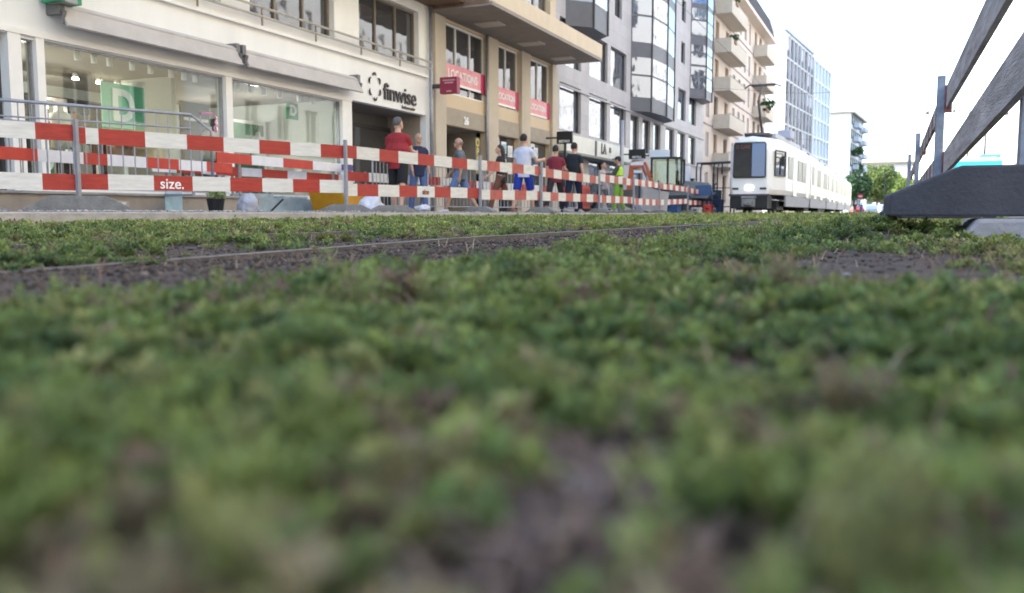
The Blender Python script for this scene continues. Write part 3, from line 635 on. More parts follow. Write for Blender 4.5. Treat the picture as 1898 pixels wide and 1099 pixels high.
def hsign(label, y, z, w_, h_, mat, x=-11.4, txt=None, mat2=TEXTW):
    t = thing('hanging_sign', label, 'sign', (x, y, z), 0)
    MB().box(-w_/2, w_/2, -.06, .06, -h_/2, h_/2).build('panel', mat, t, bevel=.01); MB().box(-w_/2-.45, -w_/2-.003, -.02, .02, -.03, .03).build('bracket', DARKF, t)
    if txt: text('lettering', txt, .13, mat2, t, (0, -.063, -h_*.32), (math.pi/2, 0, 0), .003, .003)
    return t
hsign('black square sign on a post against the cream building corner', 31.0, 2.95, .62, .46, BLACK, -11.5, 'BISTRO')
hsign('black sign box with small white lettering left of the orange digger', 40.0, 2.88, .8, .45, BLACK, -11.2, 'BISTRO')
hsign('white sign box with pale blue print above the orange digger arm', 43.0, 3.0, 1.0, .55, pm('white_sign', (.75, .8, .85), .5, .04), -10.9, 'PRESSE', pm('pale_blue', (.2, .45, .7), .5, .05))
o = MB().box(-.04, .04, -.04, .04, 0, 2.8).build('sign_post', BLACK, None, loc=(-11.5, 31.05, .118)); tag(o, 'thin black post standing below the first black square sign', 'post')

# --- beige apartment building --------------------------------------------
fl = [1.1, 3.95, 6.75, 9.45, 12.2, 14.95]
h = []
for k, z in enumerate(fl):
    for a in (62.4, 73.0, 75.6, 78.2, 80.7, 90.6): h.append((a, a+1.15, z+.2, z+1.95))
    for a in (65.2, 69.4, 84.2, 87.2): h.append((a, a+1.5, z-.2, z+2.0))
for q in h: pass
bb = building('beige_apartment_building', 'beige apartment building with stacked corner balconies and a dark mansard roof', 61.6, 92.5, 17.2, 10, h, BEIGE, depth=.22)
SHUT = pm('ochre_blind', (.40, .27, .13), .6, .1)
for a, b, c, d in h: window(bb, a, b, c, d, depth=.2, nm=1, frame=TRIM if b-a < 1.3 else BRONZE, glass=DGL if (b-a < 1.3 or random.random() < .4) else SHUT)
m = MB(); m.box(.003, .9, 61.6, 92.7, 17.1, 17.4, 1); m.prism([(.85, 17.4), (.2, 19.6), (-9, 20.6), (-10, 17.4)], 1, 61.7, 92.6, 0); m.build('roof', [pm('slate_roof', (.06, .048, .045), .95, .25, 3, stretch=(1, 1, 6)), pm('eaves', (.62, .52, .42), .7, .05)], bb)
for z in fl[1:]: MB().box(.003, .06, 61.6, 92.4, z-.35, z-.27).build('string_course', pm('course_grey', (.30, .26, .25), .8, .1), bb)
for z in fl[1:]:
    for (a, b) in ((64.7, 71.9), (83.4, 89.6)):
        m = MB(); m.box(.065, 1.25, a, b, z-.45, z-.30)
        m.box(1.15, 1.253, a, b, z-.297, z+.55); m.box(.065, 1.15, a, a+.1, z-.297, z+.55); m.box(.065, 1.15, b-.1, b, z-.297, z+.55)
        k = m.build('balcony', pm('balcony_beige', (.50, .44, .36), .85, .08), bb)
        n = MB().tube([(1.2, a, z+.62), (1.2, b, z+.62)], .025, 6); n.build('handrail', DARKF, k)
# dormer / attic block
MB().box(-6, -.8, 70, 86, 19.0, 22.3).build('attic', BEIGE, bb)

# --- tower block beyond the side street (rotated a little with the street)
TW = thing('glazed_tower_block', 'tall office block with a blank white end wall and a gridded blue grey facade', 'building', (-13.85, 118.5, 0), -R(5.2))
m = MB(); m.box(-16, -.02, 0, 20, 0, 23.6).build('wall', pm('tower_white', (.80, .79, .78), .7, .03), TW)
m = MB(); m.box(-16.1, .25, -.15, 20.1, 23.603, 23.95); m.build('roof_edge', GREYM, TW)
MB().box(-9, -3, 3, 12, 23.953, 26.2).build('roof_house', WHITE, TW)
def curtain(t, y0, y1, z0, z1, ny_, nz_, x, ga, gb_, spand=.38, fm=None):
    dy = (y1-y0)/ny_; dz = (z1-z0)/nz_
    pw = MB().box(-.02, .02, -dy/2+.14, dy/2-.14, 0, dz*(1-spand)); ps = MB().box(-.02, .015, -dy/2+.14, dy/2-.14, 0, dz*spand-.12)
    rq = random.Random(5); ga = ga if isinstance(ga, (list, tuple)) else [ga]; srcs = {}
    for j in range(nz_):
        for i in range(ny_):
            loc = (x, y0+dy*(i+.5), z0+dz*j+dz*spand); q = rq.randrange(len(ga))
            if q not in srcs: srcs[q] = pw.build('window', ga[q], t, loc=loc)
            else:
                c = srcs[q].copy(); C.objects.link(c); c.parent = t; c.location = loc
    m = MB()
    for i in range(ny_+1): m.box(x, x+.28, y0+dy*i-.11, y0+dy*i+.11, z0, z1)
    for j in range(nz_+1): m.box(x, x+.2, y0, y1, z0+dz*j-.12, z0+dz*j+.12)
    m.build('facade_grid', fm or pm('grid_grey', (.36, .35, .38), .6, .1), t)
    sp = MB()
    for j in range(nz_): sp.box(x-.01, x+.05, y0, y1, z0+dz*j+.12, z0+dz*j+dz*spand)
    sp.build('spandrel_band', gb_, t)
curtain(TW, .2, 19.8, 3.2, 23.2, 8, 7, .0, [TGL, TGM, pm('pale_blind', (.55, .54, .56), .7, .1), TGL, TGM], pm('spandrel_dark', (.05, .045, .06), .5, .3, 1), fm=pm('grid_pale', (.52, .50, .50), .6, .1))
MB().box(.0, .1, .5, 19.5, .3, 3.0).build('shop_front', WGL, TW)
T2 = thing('blue_glass_block', 'pale blue glass office block attached to the far end of the gridded tower', 'building', (-11.98, 138.6, 0), -R(5.2))
MB().box(-14, -.02, 0, 15, 0, 23.3).build('wall', pm('pale_tower', (.55, .58, .62), .7, .03), T2)
curtain(T2, .2, 14.8, 3.2, 23.0, 5, 7, .0, PBG, pm('spandrel_blue', (.38, .44, .52), .4, .2, 1), fm=TRIM)
# --- far apartment block with planted balconies
FB = thing('far_white_apartments', 'far white apartment block with a plain bluish end wall and planted balconies', 'building', (-8.9, 190, 0), -R(4.5))
MB().box(-9, 0, 0, 23, 0, 20.3).build('wall', pm('far_white', (.74, .74, .75), .8, .03), FB); MB().box(-9.2, .8, -.3, 23.2, 20.303, 20.7).build('roof_edge', BRONZE, FB)
for z in np.arange(1.2, 19, 2.85):
    for y in (1.5, 4.6, 7.7, 11, 14.5, 18): window(FB, y, y+1.8, z, z+1.9, x=.21, depth=.2, nm=1, frame=DARKF)
    if z > 2:
        for a in (4, 15): MB().box(.21, 1.2, a, a+6.5, z-.5, z+.45).build('balcony', pm('far_balcony', (.55, .53, .55), .8, .1), FB)
EB = thing('far_end_building', 'low pale building closing the far end of the street behind the trees', 'building', (-9.5, 300, 0))
MB().box(-6, 14, 0, 14, 0, 15.6).build('wall', pm('end_wall_cream', (.62, .58, .55), .8, .05), EB); MB().box(-6.6, 14.6, -.6, 14.6, 15.603, 16.4).build('roof', BRONZE, EB)
for z in (3, 7, 11):
    for x in (-3, 1, 5, 9): MB().box(x, x+1.6, -.06, -.01, z, z+2.2).build('window', WGL, EB)

# ================================================================ BUILDINGS, opposite side (facade towards -x)
def opposite(name, label, y0, y1, H, mat, X=8.0, fh=3.1, sp=2.7, ww=1.2, fr=TRIM, balc=False):
    t = thing(name, label, 'building', (X, y1, 0), math.pi)   # local y runs back towards the camera
    L = y1-y0; h = []; n = int((L-1.2)/sp); st_ = (L-n*sp)/2; fl_ = int((H-4.2)/fh)
    for k in range(fl_):
        for i in range(n): h.append((st_+i*sp+(sp-ww)/2, st_+i*sp+(sp+ww)/2, 4.4+k*fh, 6.4+k*fh))
    for i in range(n): h.append((st_+i*sp+.25, st_+(i+1)*sp-.25, .5, 3.3))
    m = MB(); holed(m, 0, L, 0, H, h, .2); shell(m, 0, L, 0, H, 12); m.build('wall', mat, t)
    for q in h: window(t, *q, depth=.18, nm=1, frame=fr)
    MB().box(.003, .5, -.1, L+.1, H-.5, H+.003).build('cornice', mat, t)
    MB().box(.003, .14, 0, L, 3.7, 4.0).build('string_course', mat, t)
    return t
opposite('cream_town_house', 'cream town house across the street behind the camera', -22, 6, 24, pm('opp_cream', (.66, .58, .46), .8, .05, 1))
opposite('pale_town_house', 'pale yellow town house across the street with regular windows', 6, 34, 27, pm('opp_yellow', (.70, .60, .42), .8, .05, 1), sp=3.1, ww=1.5)
opposite('white_town_house', 'white town house across the street with tall windows', 34, 66, 25, pm('opp_white', (.74, .72, .68), .8, .04, 1), ww=1.3)
opposite('tall_white_block', 'tall sunlit white block at the right edge beyond the near barrier', 66, 127.5, 33, pm('opp_bright', (.80, .78, .76), .8, .03, 1), sp=3.8, ww=1.0)

# ================================================================ TRAM
tram = thing('tram', 'white articulated tram with a dark split windscreen and raised pantograph', 'tram', (-5.42, 36.0, .02), -R(1.7))
def path(y):      # gentle bend: local centre line x and heading
    return (0., 0.) if y < 10.6 else (-(y-10.6)*.030, -.030)
def section(y0, y1, taper=False):
    m = MB(); st_ = []
    if taper: st_ = [(y0, .70, 2.98), (y0+.12, .80, 3.12), (y0+.5, .86, 3.17), (y0+2.1, 1.14, 3.2), (y1, 1.14, 3.2)]
    else: st_ = [(y0, 1.14, 3.2), (y1, 1.14, 3.2)]
    rings = []
    for (y, w_, h_) in st_:
        cx, a = path(y); b0 = .84
        prof = [(-w_+.06, b0), (-w_, b0+.2), (-w_+.02, 2.6), (-w_+.10, h_-.22), (-w_+.32, h_-.04), (0, h_+.04), (w_-.32, h_-.04), (w_-.10, h_-.22), (w_-.02, 2.6), (w_, b0+.2), (w_-.06, b0)]
        rings.append([(cx+px_, y, pz) for px_, pz in prof])
    n = len(rings[0]); vs = [v for r in rings for v in r]; fs = []
    for i in range(len(rings)-1):
        for k in range(n): fs.append((i*n+k, i*n+(k+1)%n, (i+1)*n+(k+1)%n, (i+1)*n+k))
    fs.append(tuple(range(n))[::-1]); fs.append(tuple(range((len(rings)-1)*n, len(rings)*n)))
    m.add(vs, fs); return m
for i, (a, b) in enumerate(((0, 10.4), (10.9, 22.0), (22.5, 33.5), (34.0, 45), (45.5, 56))):
    o = section(a, b, i == 0).build('body', TRAMW, tram, bevel=.02)
    m = MB()
    if i < 4:
        cx, _ = path(b+.25); m.box(cx-1.0, cx+1.0, b-.02, b+.52, .9, 3.1); m.build('bellows', RUBBER, tram)
    m = MB(); xa, xb = path(a+2.3 if i == 0 else a)[0], path(b)[0]; a_ = a+2.3 if i == 0 else a+.1
    for s in (-1, 1): m.bar((xa+s*1.09, a_, .60), (xb+s*1.09, b-.1, .60), .06, .46)
    m.build('skirt', TRAMG, tram)
    # side windows and doors on both sides
    L = b-a_; n = int(L/1.55)
    for k in range(n):
        y = a_+.35+k*(L-.5)/n; xc = path(y+.6)[0]
        for s in (-1, 1):
            door = (k % 3 == 1)
            mm = MB(); mm.bar((xc+s*1.142, y, 2.02 if not door else 1.72), (xc+s*1.142-.03*.0, y+1.2, 2.02 if not door else 1.72), .02, .95 if not door else 1.75)
            w_ = mm.build('door' if door else 'side_window', mirror_light if not door else pm('tram_door', (.62, .64, .66), .3, .04), tram)
    m = MB(); m.bar((path(a_)[0], a_, 3.36), (path(b)[0], b-.3, 3.36), 1.3, .22)
    m.build('roof_unit', pm('roof_grey', (.45, .46, .50), .6, .1), tram, bevel=.03)
    for yb in ((a+2.6,) if i == 0 else (a+1.0,)) + ((b-1.2,) if i in (1, 3) else ()):
        m = MB(); m.box(-.85+path(yb)[0], .85+path(yb)[0], yb-.9, yb+.9, .22, .62); bo = m.build('bogie', BLACK, tram)
        for s in (-1, 1):
            for q in (-.6, .6): MB().tube([(path(yb)[0]+s*.5-.05, yb+q, .32), (path(yb)[0]+s*.5+.05, yb+q, .32)], .32, 16).build('wheel', DARKF, bo)
# front end
m = MB(); m.prism([(-.60, 1.50), (.60, 1.50), (.66, 1.56), (.64, 2.86), (.58, 2.93), (-.58, 2.93), (-.64, 2.86), (-.66, 1.56)], 1, -.05, .05)
fr_ = m.build('windscreen_surround', BLACK, tram, bevel=.01)
def quadpane(name, x0, x1, z0, z1, ya, yb, mat, parent):
    return MB().add([(x0,ya,z0),(x1,yb,z0),(x1,yb,z1),(x0,ya,z1),(x0,ya+.02,z0),(x1,yb+.02,z0),(x1,yb+.02,z1),(x0,ya+.02,z1)], [(0,1,2,3),(4,7,6,5),(0,4,5,1),(1,5,6,2),(2,6,7,3),(3,7,4,0)]).build(name, mat, parent)
quadpane('windscreen', -.60, .08, 1.56, 2.88, -.075, -.095, pm('screen_dark', (.035, .035, .04), .12, .4, 2), tram)
quadpane('windscreen', .10, .61, 1.56, 2.88, -.095, -.065, mirrormat('screen_sky_reflection', (.04, .11, .32), 1.5), tram)  # blue base colour stands in for the sky reflected in this pane
text('route_display', '12 GARE', .20, pm('amber_display', (.22, .07, .05), .5, .1), tram, (-.26, -.10, 2.73), (math.pi/2, 0, 0), .004, .0, sx=.8)
for s in (-1, 1):
    h_ = MB().box(s*.55-.13, s*.55+.13, -.02, .06, 1.03, 1.12).build('headlight', pm('lamp_dark', (.05, .05, .055), .25, .3), tram, bevel=.01)
MB().box(-.15, .15, -.04, .06, 1.03, 1.20).build('headlight', pm('centre_lamp', (.9, .8, .7), .3, .02, emit=(1, .9, .8, 2.0)), tram, bevel=.02)
MB().box(-.80, .80, -.03, .3, .78, .86).build('bumper', pm('bumper_dark', (.06, .04, .06), .5, .2), tram)
MB().box(-.72, .72, .05, 1.2, .28, .78).build('underframe', BLACK, tram)
m = MB(); m.box(-.26, .26, -.20, .05, .34, .66); m.box(-.3, .3, -.1, .04, .68, .77); m.box(-.14, .14, -.42, -.203, .42, .56); m.build('coupler', pm('coupler_grey', (.22, .22, .22), .6, .3, 8), tram, bevel=.02)
sw = quadpane('cab_window', .905, 1.115, 1.62, 2.62, .62, 1.92, WGL, tram)
sf = MB()
def sp_(u): return (.905+.21*u+.012, .62+1.30*u-.01)
for (u0, z0, u1, z1) in ((0,1.62,1,1.62),(0,2.62,1,2.62),(0,1.62,0,2.62),(1,1.62,1,2.62),(.5,1.62,.5,2.35),(0,2.35,1,2.35)):
    p, q = sp_(u0), sp_(u1); sf.bar((p[0], p[1], z0), (q[0], q[1], z1), .05, .05)
sf.build('window_frame', DARKF, tram)
m = MB(); m.tube([(.98, .95, 2.5), (1.20, .6, 2.45), (1.20, .6, 2.35)], .02, 6); m.box(1.14, 1.28, .57, .62, 1.98, 2.38); m.build('mirror', BLACK, tram)
# pantograph
pg = MB(); pg.box(-.5, .5, 1.4, 3.0, 3.3, 3.42); pg.tube([(0, 2.8, 3.4), (.0, 1.6, 4.75)], .055); pg.tube([(.0, 1.6, 4.75), (0, 2.5, 5.48)], .035)
pg.tube([(-.75, 2.5, 5.40), (-.55, 2.5, 5.53), (.55, 2.5, 5.53), (.78, 2.5, 5.40)], .035); pg.tube([(-.5, 2.75, 5.51), (.5, 2.75, 5.51)], .025)
pg.build('pantograph', pm('pantograph_dark', (.09, .075, .07), .5, .2), tram, smooth=True)
MB().box(.25, .85, 5.2, 6.4, 3.48, 3.85).build('roof_box', pm('roof_blue', (.40, .42, .52), .6, .08), tram, bevel=.05)

# overhead wires
for i, X in enumerate((-5.42, -1.91)):
    o = MB().tube([(X, -20, 5.75), (X, 38.5, 5.58), (X-(.2 if X < -3 else 0), 90, 5.85), (X, 200, 5.9)], .007, 5).build('contact_wire', DARKF)
    tag(o, ['overhead wire above the white tram', 'overhead wire above the nearer bare track'][i], 'wire', 'overhead wires')
for i, (y, z) in enumerate(((58, 7.8), (96, 7.6), (140, 7.4))):
    o = MB().tube([(-12.3, y, z+.6), (-5.4, y, z-.2), (-1.9, y, z-.2), (7.9, y, z+.6)], .010, 5).build('span_wire', DARKF)
    tag(o, ['span wire over the street at the grey stone building', 'span wire over the street in front of the tower block', 'span wire over the far part of the street'][i], 'wire', 'span wires')

# ================================================================ BARRIERS
def plank(parent, a, b, zc, h_, stripes, first=0, mats=(RED, WPL), name='plank', t=.025, tilt=0.):
    """striped board from a to b (2D points), stripe boundaries in metres along it"""
    A = Vector((a[0], a[1], zc)); B = Vector((b[0], b[1], zc+tilt)); L = (B-A).length; d = (B-A)/L; n = Vector((-d.y, d.x, 0)).normalized(); u = Vector((0, 0, 1))
    bs = [s_ for s_ in stripes if 0 < s_ < L]; k0 = sum(1 for s_ in stripes if s_ <= 0) + first; cuts = [0]+bs+[L]; m = MB()
    for i, (p, q) in enumerate(zip(cuts, cuts[1:])):
        P_, Q_ = A+d*p, A+d*q; c = (k0+i) % 2
        m.add([P_-n*t/2-u*h_/2, Q_-n*t/2-u*h_/2, Q_-n*t/2+u*h_/2, P_-n*t/2+u*h_/2, P_+n*t/2-u*h_/2, Q_+n*t/2-u*h_/2, Q_+n*t/2+u*h_/2, P_+n*t/2+u*h_/2],
              [(0,1,2,3),(7,6,5,4),(0,4,5,1),(2,6,7,3),(0,3,7,4),(1,5,6,2)], c)
    return m.build(name, list(mats), parent)
CONCF = pm('foot_concrete', (.20, .195, .19), .95, .25, 8, .7)
def foot(label, x, y, z, rz, sx=.5, hh=.17, mat=CONCF, w_=.15, group='concrete barrier feet', blunt=0.):
    m = MB(); m.prism([(-sx, 0), (sx, 0), (sx-.0, .03+blunt), (sx*.5, hh), (-sx*.5, hh), (-sx, .03+blunt)], 1, -w_, w_)
    o = m.build('barrier_foot', mat, None, loc=(x, y, z), rz=rz, bevel=.008); tag(o, label, 'barrier foot', group); return o
def post(t, x, y, z, h_, w_=.044):
    MB().box(x-w_/2, x+w_/2, y-w_/2, y+w_/2, z, z+h_).build('post', POSTL, t)
PZ = .125
P0 = (-10.14, 3.7); P1 = (-8.89, 7.38); P2 = (-7.64, 11.07); P3 = (-7.27, 14.97); P4 = (-6.97, 17.37); P5 = (-6.95, 21.3); P6 = (-7.15, 25.2); P7 = (-7.35, 29.1); P8 = (-7.45, 34.0); P9 = (-7.5, 39.2)
def bsec(label, A, B, top, bot, first_t=0, first_b=0, ht=.19, posts=(0, 1), zt=1.03, zb=.47, tt=0., tb=0., mats=(RED, WPL), h_=1.08, ext=(0, 0)):
    t = thing('plank_barrier', label, 'barrier', (A[0], A[1], 0), 0, 'red and white plank barriers along the track')
    rj = random.Random(label); zt += rj.uniform(-.012, .012); zb += rj.uniform(-.012, .012); tt += rj.uniform(-.03, .02); tb += rj.uniform(-.02, .03)
    a = (0, 0); b = (B[0]-A[0], B[1]-A[1]); L = math.hypot(*b); d = (b[0]/L, b[1]/L); n = (d[1], -d[0])
    o1 = (-n[0]*.040, -n[1]*.040)
    plank(t, (a[0]+o1[0]-d[0]*ext[0], a[1]+o1[1]-d[1]*ext[0]), (b[0]+o1[0]+d[0]*ext[1], b[1]+o1[1]+d[1]*ext[1]), zt, ht, [s_+ext[0] for s_ in top], first_t, mats, tilt=tt)
    plank(t, (a[0]+o1[0]-d[0]*ext[0], a[1]+o1[1]-d[1]*ext[0]), (b[0]+o1[0]+d[0]*ext[1], b[1]+o1[1]+d[1]*ext[1]), zb, ht, [s_+ext[0] for s_ in bot], first_b, mats, tilt=tb)
    if posts[0]: post(t, 0, 0, PZ, h_)
    if posts[1]: post(t, b[0], b[1], PZ, h_)
    return t
reg = lambda s, o_, n=16: [o_+s*i for i in range(n)]
bsec('plank barrier at the left edge with long white boards', P0, P1, [3.45], [3.50], 1, 1, posts=(1, 0))
sz = bsec('plank barrier whose lower board reads size on a red stripe', P1, P2, [.12, .27, .84, 1.39, 1.91, 2.45, 2.95, 3.47], [.36, .93, 1.45, 1.99, 2.48, 2.98, 3.44], 0, 0, posts=(1, 0))
d_ = Vector((P2[0]-P1[0], P2[1]-P1[1])).normalized(); ang = math.atan2(d_.y, d_.x)
text('lettering', 'size.', .19, TEXTW, sz, (d_.x*1.17-d_.y*.024, d_.y*1.17+d_.x*.024, .475), (math.pi/2, 0, ang), .002, .0015)
s23 = bsec('plank barrier in front of the man in the red shirt', P2, P3, [.30, .86, 1.37, 1.92, 2.41, 2.98, 3.5], [.30, .82, 1.38, 1.89, 2.42, 2.93, 3.5], 0, 1, posts=(1, 0))
d2 = Vector((P3[0]-P2[0], P3[1]-P2[1])).normalized(); text('lettering', 'size', .13, pm('faded_text', (.22, .03, .03), .6, .1), s23, (d2.x*2.14-d2.y*.024, d2.y*2.14+d2.x*.024, .47), (math.pi/2, 0, math.atan2(d2.y, d2.x)), .002, .003)
FADE = pm('faded_red_paint', (.42, .10, .08), .65, .25, 7); SIDEM = (FADE, WPL)
bsec('plank barrier between the grey shirted man and the woman', P3, P4, reg(.47, .29), reg(.47, .40), 1, 1, posts=(1, 0), zb=.45, mats=SIDEM)
bsec('plank barrier in front of the maroon and black shirts', P4, P5, reg(.49, .3), reg(.49, .1), 1, 0, posts=(1, 0), zt=1.0, tt=-.05, mats=SIDEM)
bsec('plank barrier in front of the worker in the yellow vest', P5, P6, reg(.48, .2), reg(.48, .35), 0, 1, posts=(1, 0), mats=SIDEM)
bsec('plank barrier in front of the grey slab and orange digger', P6, P7, reg(.5, .2), reg(.5, .35), 0, 1, posts=(1, 0), mats=SIDEM)
bsec('plank barrier in front of the digger tracks', P7, P8, reg(.5, .2), reg(.5, .35), 1, 0, posts=(1, 0), tb=.1, mats=SIDEM)
bsec('last plank barrier next to the tram front', P8, P9, reg(.5, .2), reg(.5, .35), 1, 0, posts=(1, 1), zt=1.0, zb=.52, mats=(RED, WPL))
FT = [('long concrete foot under the first post on the left', P1, R(50), .64, .19), ('grey concrete foot below the post beside the yellow skip', P2, R(30), .44, .12), ('concrete foot between the grey shirted man and the woman', P3, R(10), .32, .11),
      ('concrete foot under the post by the maroon shirt', P4, R(10), .34, .12), ('concrete foot under the post before the worker', P5, R(10), .3, .10), ('concrete foot near the grey slab', P6, R(10), .32, .10), ('concrete foot below the digger', P7, R(8), .32, .10), ('concrete foot left of the blue crates', P8, R(5), .32, .10)]
for lab, p, a, sx, hh in FT: foot(lab, p[0], p[1], .118, a, sx*.92, hh, CONCF, .16)
foot('second concrete foot pushed against the foot by the yellow skip', -7.25, 11.75, .118, R(50), .34, .11)
foot('flat concrete foot at the far left behind the kerb', -8.95, 5.6, .118, R(65), .75, .075)
# second row of brighter planks behind
def row2(label, A, B, z, h_, stripes, first, posts=1, mats=(REDB, WPLB)):
    t = thing('plank_barrier', label, 'barrier', (A[0], A[1], 0), 0, 'bright red and white planks near the shops'); b = (B[0]-A[0], B[1]-A[1])
    plank(t, (.04, 0), (b[0]+.04, b[1]), z, h_, stripes, first, mats)
    for q in (.15, .85)[:posts+1]: post(t, b[0]*q, b[1]*q, .12, z+h_*.5-.1, .035)
    return t
row2('bright plank low behind the railing at the left', (-10.35, 5.9), (-10.35, 11.6), .86, .16, [.9, 2.05, 2.75, 3.15, 3.85, 4.5, 5.1], 1)
row2('bright plank behind the railing end with short stripes', (-10.9, 10.4), (-10.9, 12.6), .84, .15, [.5, 1.2, 1.7], 1)
b_ = row2('bright plank with a small blue label in front of the second shop window', (-10.45, 11.35), (-10.6, 15.5), 1.04, .17, [.9, 1.8, 2.75, 4.0], 0)
MB().box(.062, .075, 3.55, 3.95, .98, 1.10).build('label_plate', pm('label_blue', (.08, .08, .25), .5, .1), b_)
row2('lower bright plank in front of the second shop window', (-10.75, 10.9), (-10.8, 15.9), .84, .15, [.4, .75, 1.4, 1.95, 2.7, 3.3, 4.4], 0)
row2('dark red plank behind the man in the red shirt', (-10.3, 14.9), (-9.9, 19.2), .86, .19, [.7, 1.45, 2.0, 2.9, 3.4], 0, mats=(RED, WPL))
row2('dark red plank behind the woman and the pale blue shirt', (-9.9, 19.6), (-9.5, 25.5), .82, .2, reg(.75, .4), 0, mats=(RED, WPL))
# steel crowd barriers
def crowd(label, A, B, zb, zt, nb, group='steel crowd barriers', bent=False, mid=True, rr_=.022):
    t = thing('crowd_barrier', label, 'barrier', (A[0], A[1], 0), 0, group); b = Vector((B[0]-A[0], B[1]-A[1], 0)); m = MB()
    pts = [(0, 0, zb+.1), (0, 0, zt)] if not bent else [(0, 0, zt)]
    e = b*(.93 if bent else 1)
    pts += [(e.x, e.y, zt)] + ([(b.x, b.y, zt-.22), (b.x, b.y, zb+.1)] if bent else [(b.x, b.y, zb+.1)])
    m.tube(pts, rr_); m.build('top_rail', GREYM, t, smooth=True)
    m = MB(); m.tube([(0, 0, zb+.14), (b.x, b.y, zb+.14)], .014, 6)
    if mid: m.tube([(0, 0, zt-.20), (e.x, e.y, zt-.20)], .013, 6)
    m.build('cross_rail', GREYM, t)
    for i in range(1, nb): MB().tube([(b.x*i/nb, b.y*i/nb, zb+.14), (b.x*i/nb, b.y*i/nb, zt-.01)], .009, 5).build('bar', GREYM, t)
    for q in (.12, .88): MB().box(b.x*q-.28, b.x*q+.28, b.y*q-.02, b.y*q+.02, zb-.003, zb+.03).build('leg', GREYM, t)
    return t
crowd('long steel crowd barrier with a bent end in front of the green banner', (-11.0, 6.1), (-9.30, 10.05), .35, 1.53, 27, bent=True)
crowd('second steel crowd barrier overlapping behind the long one', (-10.5, 5.6), (-10.35, 9.0), .35, 1.28, 20, bent=True, mid=False)
for i, (A, B, lab) in enumerate((((-10.0, 17.6), (-9.6, 19.4), 'steel crowd barrier behind the grey shirted man'), ((-9.5, 19.7), (-9.1, 21.9), 'steel crowd barrier behind the woman in brown trousers'), ((-9.0, 22.3), (-8.8, 24.6), 'steel crowd barrier behind the maroon and black shirts'),
                                 ((-9.9, 15.3), (-9.9, 17.3), 'steel crowd barrier behind the man in navy'), ((-8.4, 22.4), (-8.9, 26.0), 'open steel tube barrier in front of the worker'), ((-8.6, 26.4), (-8.5, 28.6), 'steel crowd barrier left of the grey slab'))):
    crowd(lab, A, B, .12, 1.2 if i != 4 else 1.32, 14 if i != 4 else 1, mid=(i == 4))

# right hand barrier, close to the camera
OLDP = pm('weathered_board', (.34, .305, .30), .85, .25, 9, .5, stretch=(1, .25, 2.5), col2=(.60, .57, .60)); OLDR = pm('weathered_red_board', (.21, .085, .085), .8, .3, 12, .3, stretch=(1, .2, 2))
RPX = .42
rb = [(.40, 3.45), (.31, 7.95), (.26, 13.4), (.22, 18.1), (.2, 23)]
for i, ((xa, ya), (xb, yb)) in enumerate(zip(rb, rb[1:])):
    t = thing('plank_barrier', ['weathered plank barrier seen from behind, nearest the camera on the right', 'weathered plank barrier beyond the blue grey post', 'third weathered plank barrier down the right side', 'last weathered plank barrier down the right side'][i], 'barrier', (xa, ya, 0), 0, 'weathered plank barriers on the right')
    b = (xb-xa, yb-ya); e0 = 2.2 if i == 0 else 0
    px_ = .36 if i == 0 else .335
    for z, zz in ((.94, .10), (.605, -.10)) if i == 0 else ((1.03, 0), (.52, 0)):
        A = (px_-xa, -e0); B = (px_-xa, b[1]-.06)
        plank(t, A, B, z, .178, [.9+e0, 1.4+e0, 1.9+e0, 2.4+e0, 2.9+e0, 3.4+e0, 3.9+e0, 4.3+e0], 0, (OLDP, OLDR) if i else (OLDP, OLDP), t=.028, tilt=zz)
        MB().box(px_-xa-.025, px_-xa+.03, b[1]-.055, b[1]-.0, z+zz-.125, z+zz+.09).build('end_stripe', OLDR, t)
    MB().box(-.02 if i == 0 else -.033, .04 if i == 0 else .027, -.03, .03, .2, 1.21).build('post', POSTM, t, bevel=.004)
MB().box(.2-.03, .2+.03, 22.97, 23.03, .05, 1.27).build('post', POSTM, t)
foot('big dark rubber barrier foot close to the camera on the right', .41, 3.45, .09, R(4), .44, .17, CONCD, .16, 'dark barrier feet on the right', .045)
foot('dark barrier foot under the blue grey post', .31, 7.95, .06, R(4), .42, .16, CONCD, .15, 'dark barrier feet on the right', .02)
foot('farthest dark barrier foot on the right', .26, 13.4, .04, R(4), .42, .16, CONCD, .15, 'dark barrier feet on the right', .02)
m = MB(); m.prism([(.19, .0), (.25, .082), (1.2, .086), (1.2, -.02)], 1, 3.18, 3.75)
tag(m.build('concrete_slab', pm('slab_grey', (.29, .28, .30), .9, .15, 6, .4), bevel=.012), 'pale concrete slab under the big dark barrier foot', 'slab')

# ================================================================ STREET OBJECTS
lg = thing('concrete_ledge', 'low beige concrete ledge with a grey nosing in front of the first shop window', 'ledge', (0, 0, 0))
MB().box(-12.46, -10.0, 3, 11.9, .1, .35).build('face', pm('ledge_beige', (.36, .31, .26), .85, .15, 3, .3), lg); MB().box(-12.46, -9.96, 2.98, 11.93, .353, .385).build('nosing', CONC, lg)
sb = thing('striped_marker_board', 'small board with slanting red and white stripes lying on the pavement by the ledge', 'board', (-9.8, 8.45, .15), R(-4))
MB().box(-.02, .02, -.5, .45, .0, .12).build('board', pm('board_tan', (.42, .36, .29), .8, .1), sb)
m = MB()
for k in range(6): m.prism([(-.42+k*.14, .015), (-.35+k*.14, .015), (-.29+k*.14, .105), (-.36+k*.14, .105)], 0, .021, .026, k % 2)
m.build('stripes', [FADE, WPL], sb)
sk = thing('yellow_skip', 'yellow mortar skip standing on the pavement by the dark entrance', 'skip', (-10.6, 15.35, .12), R(8))
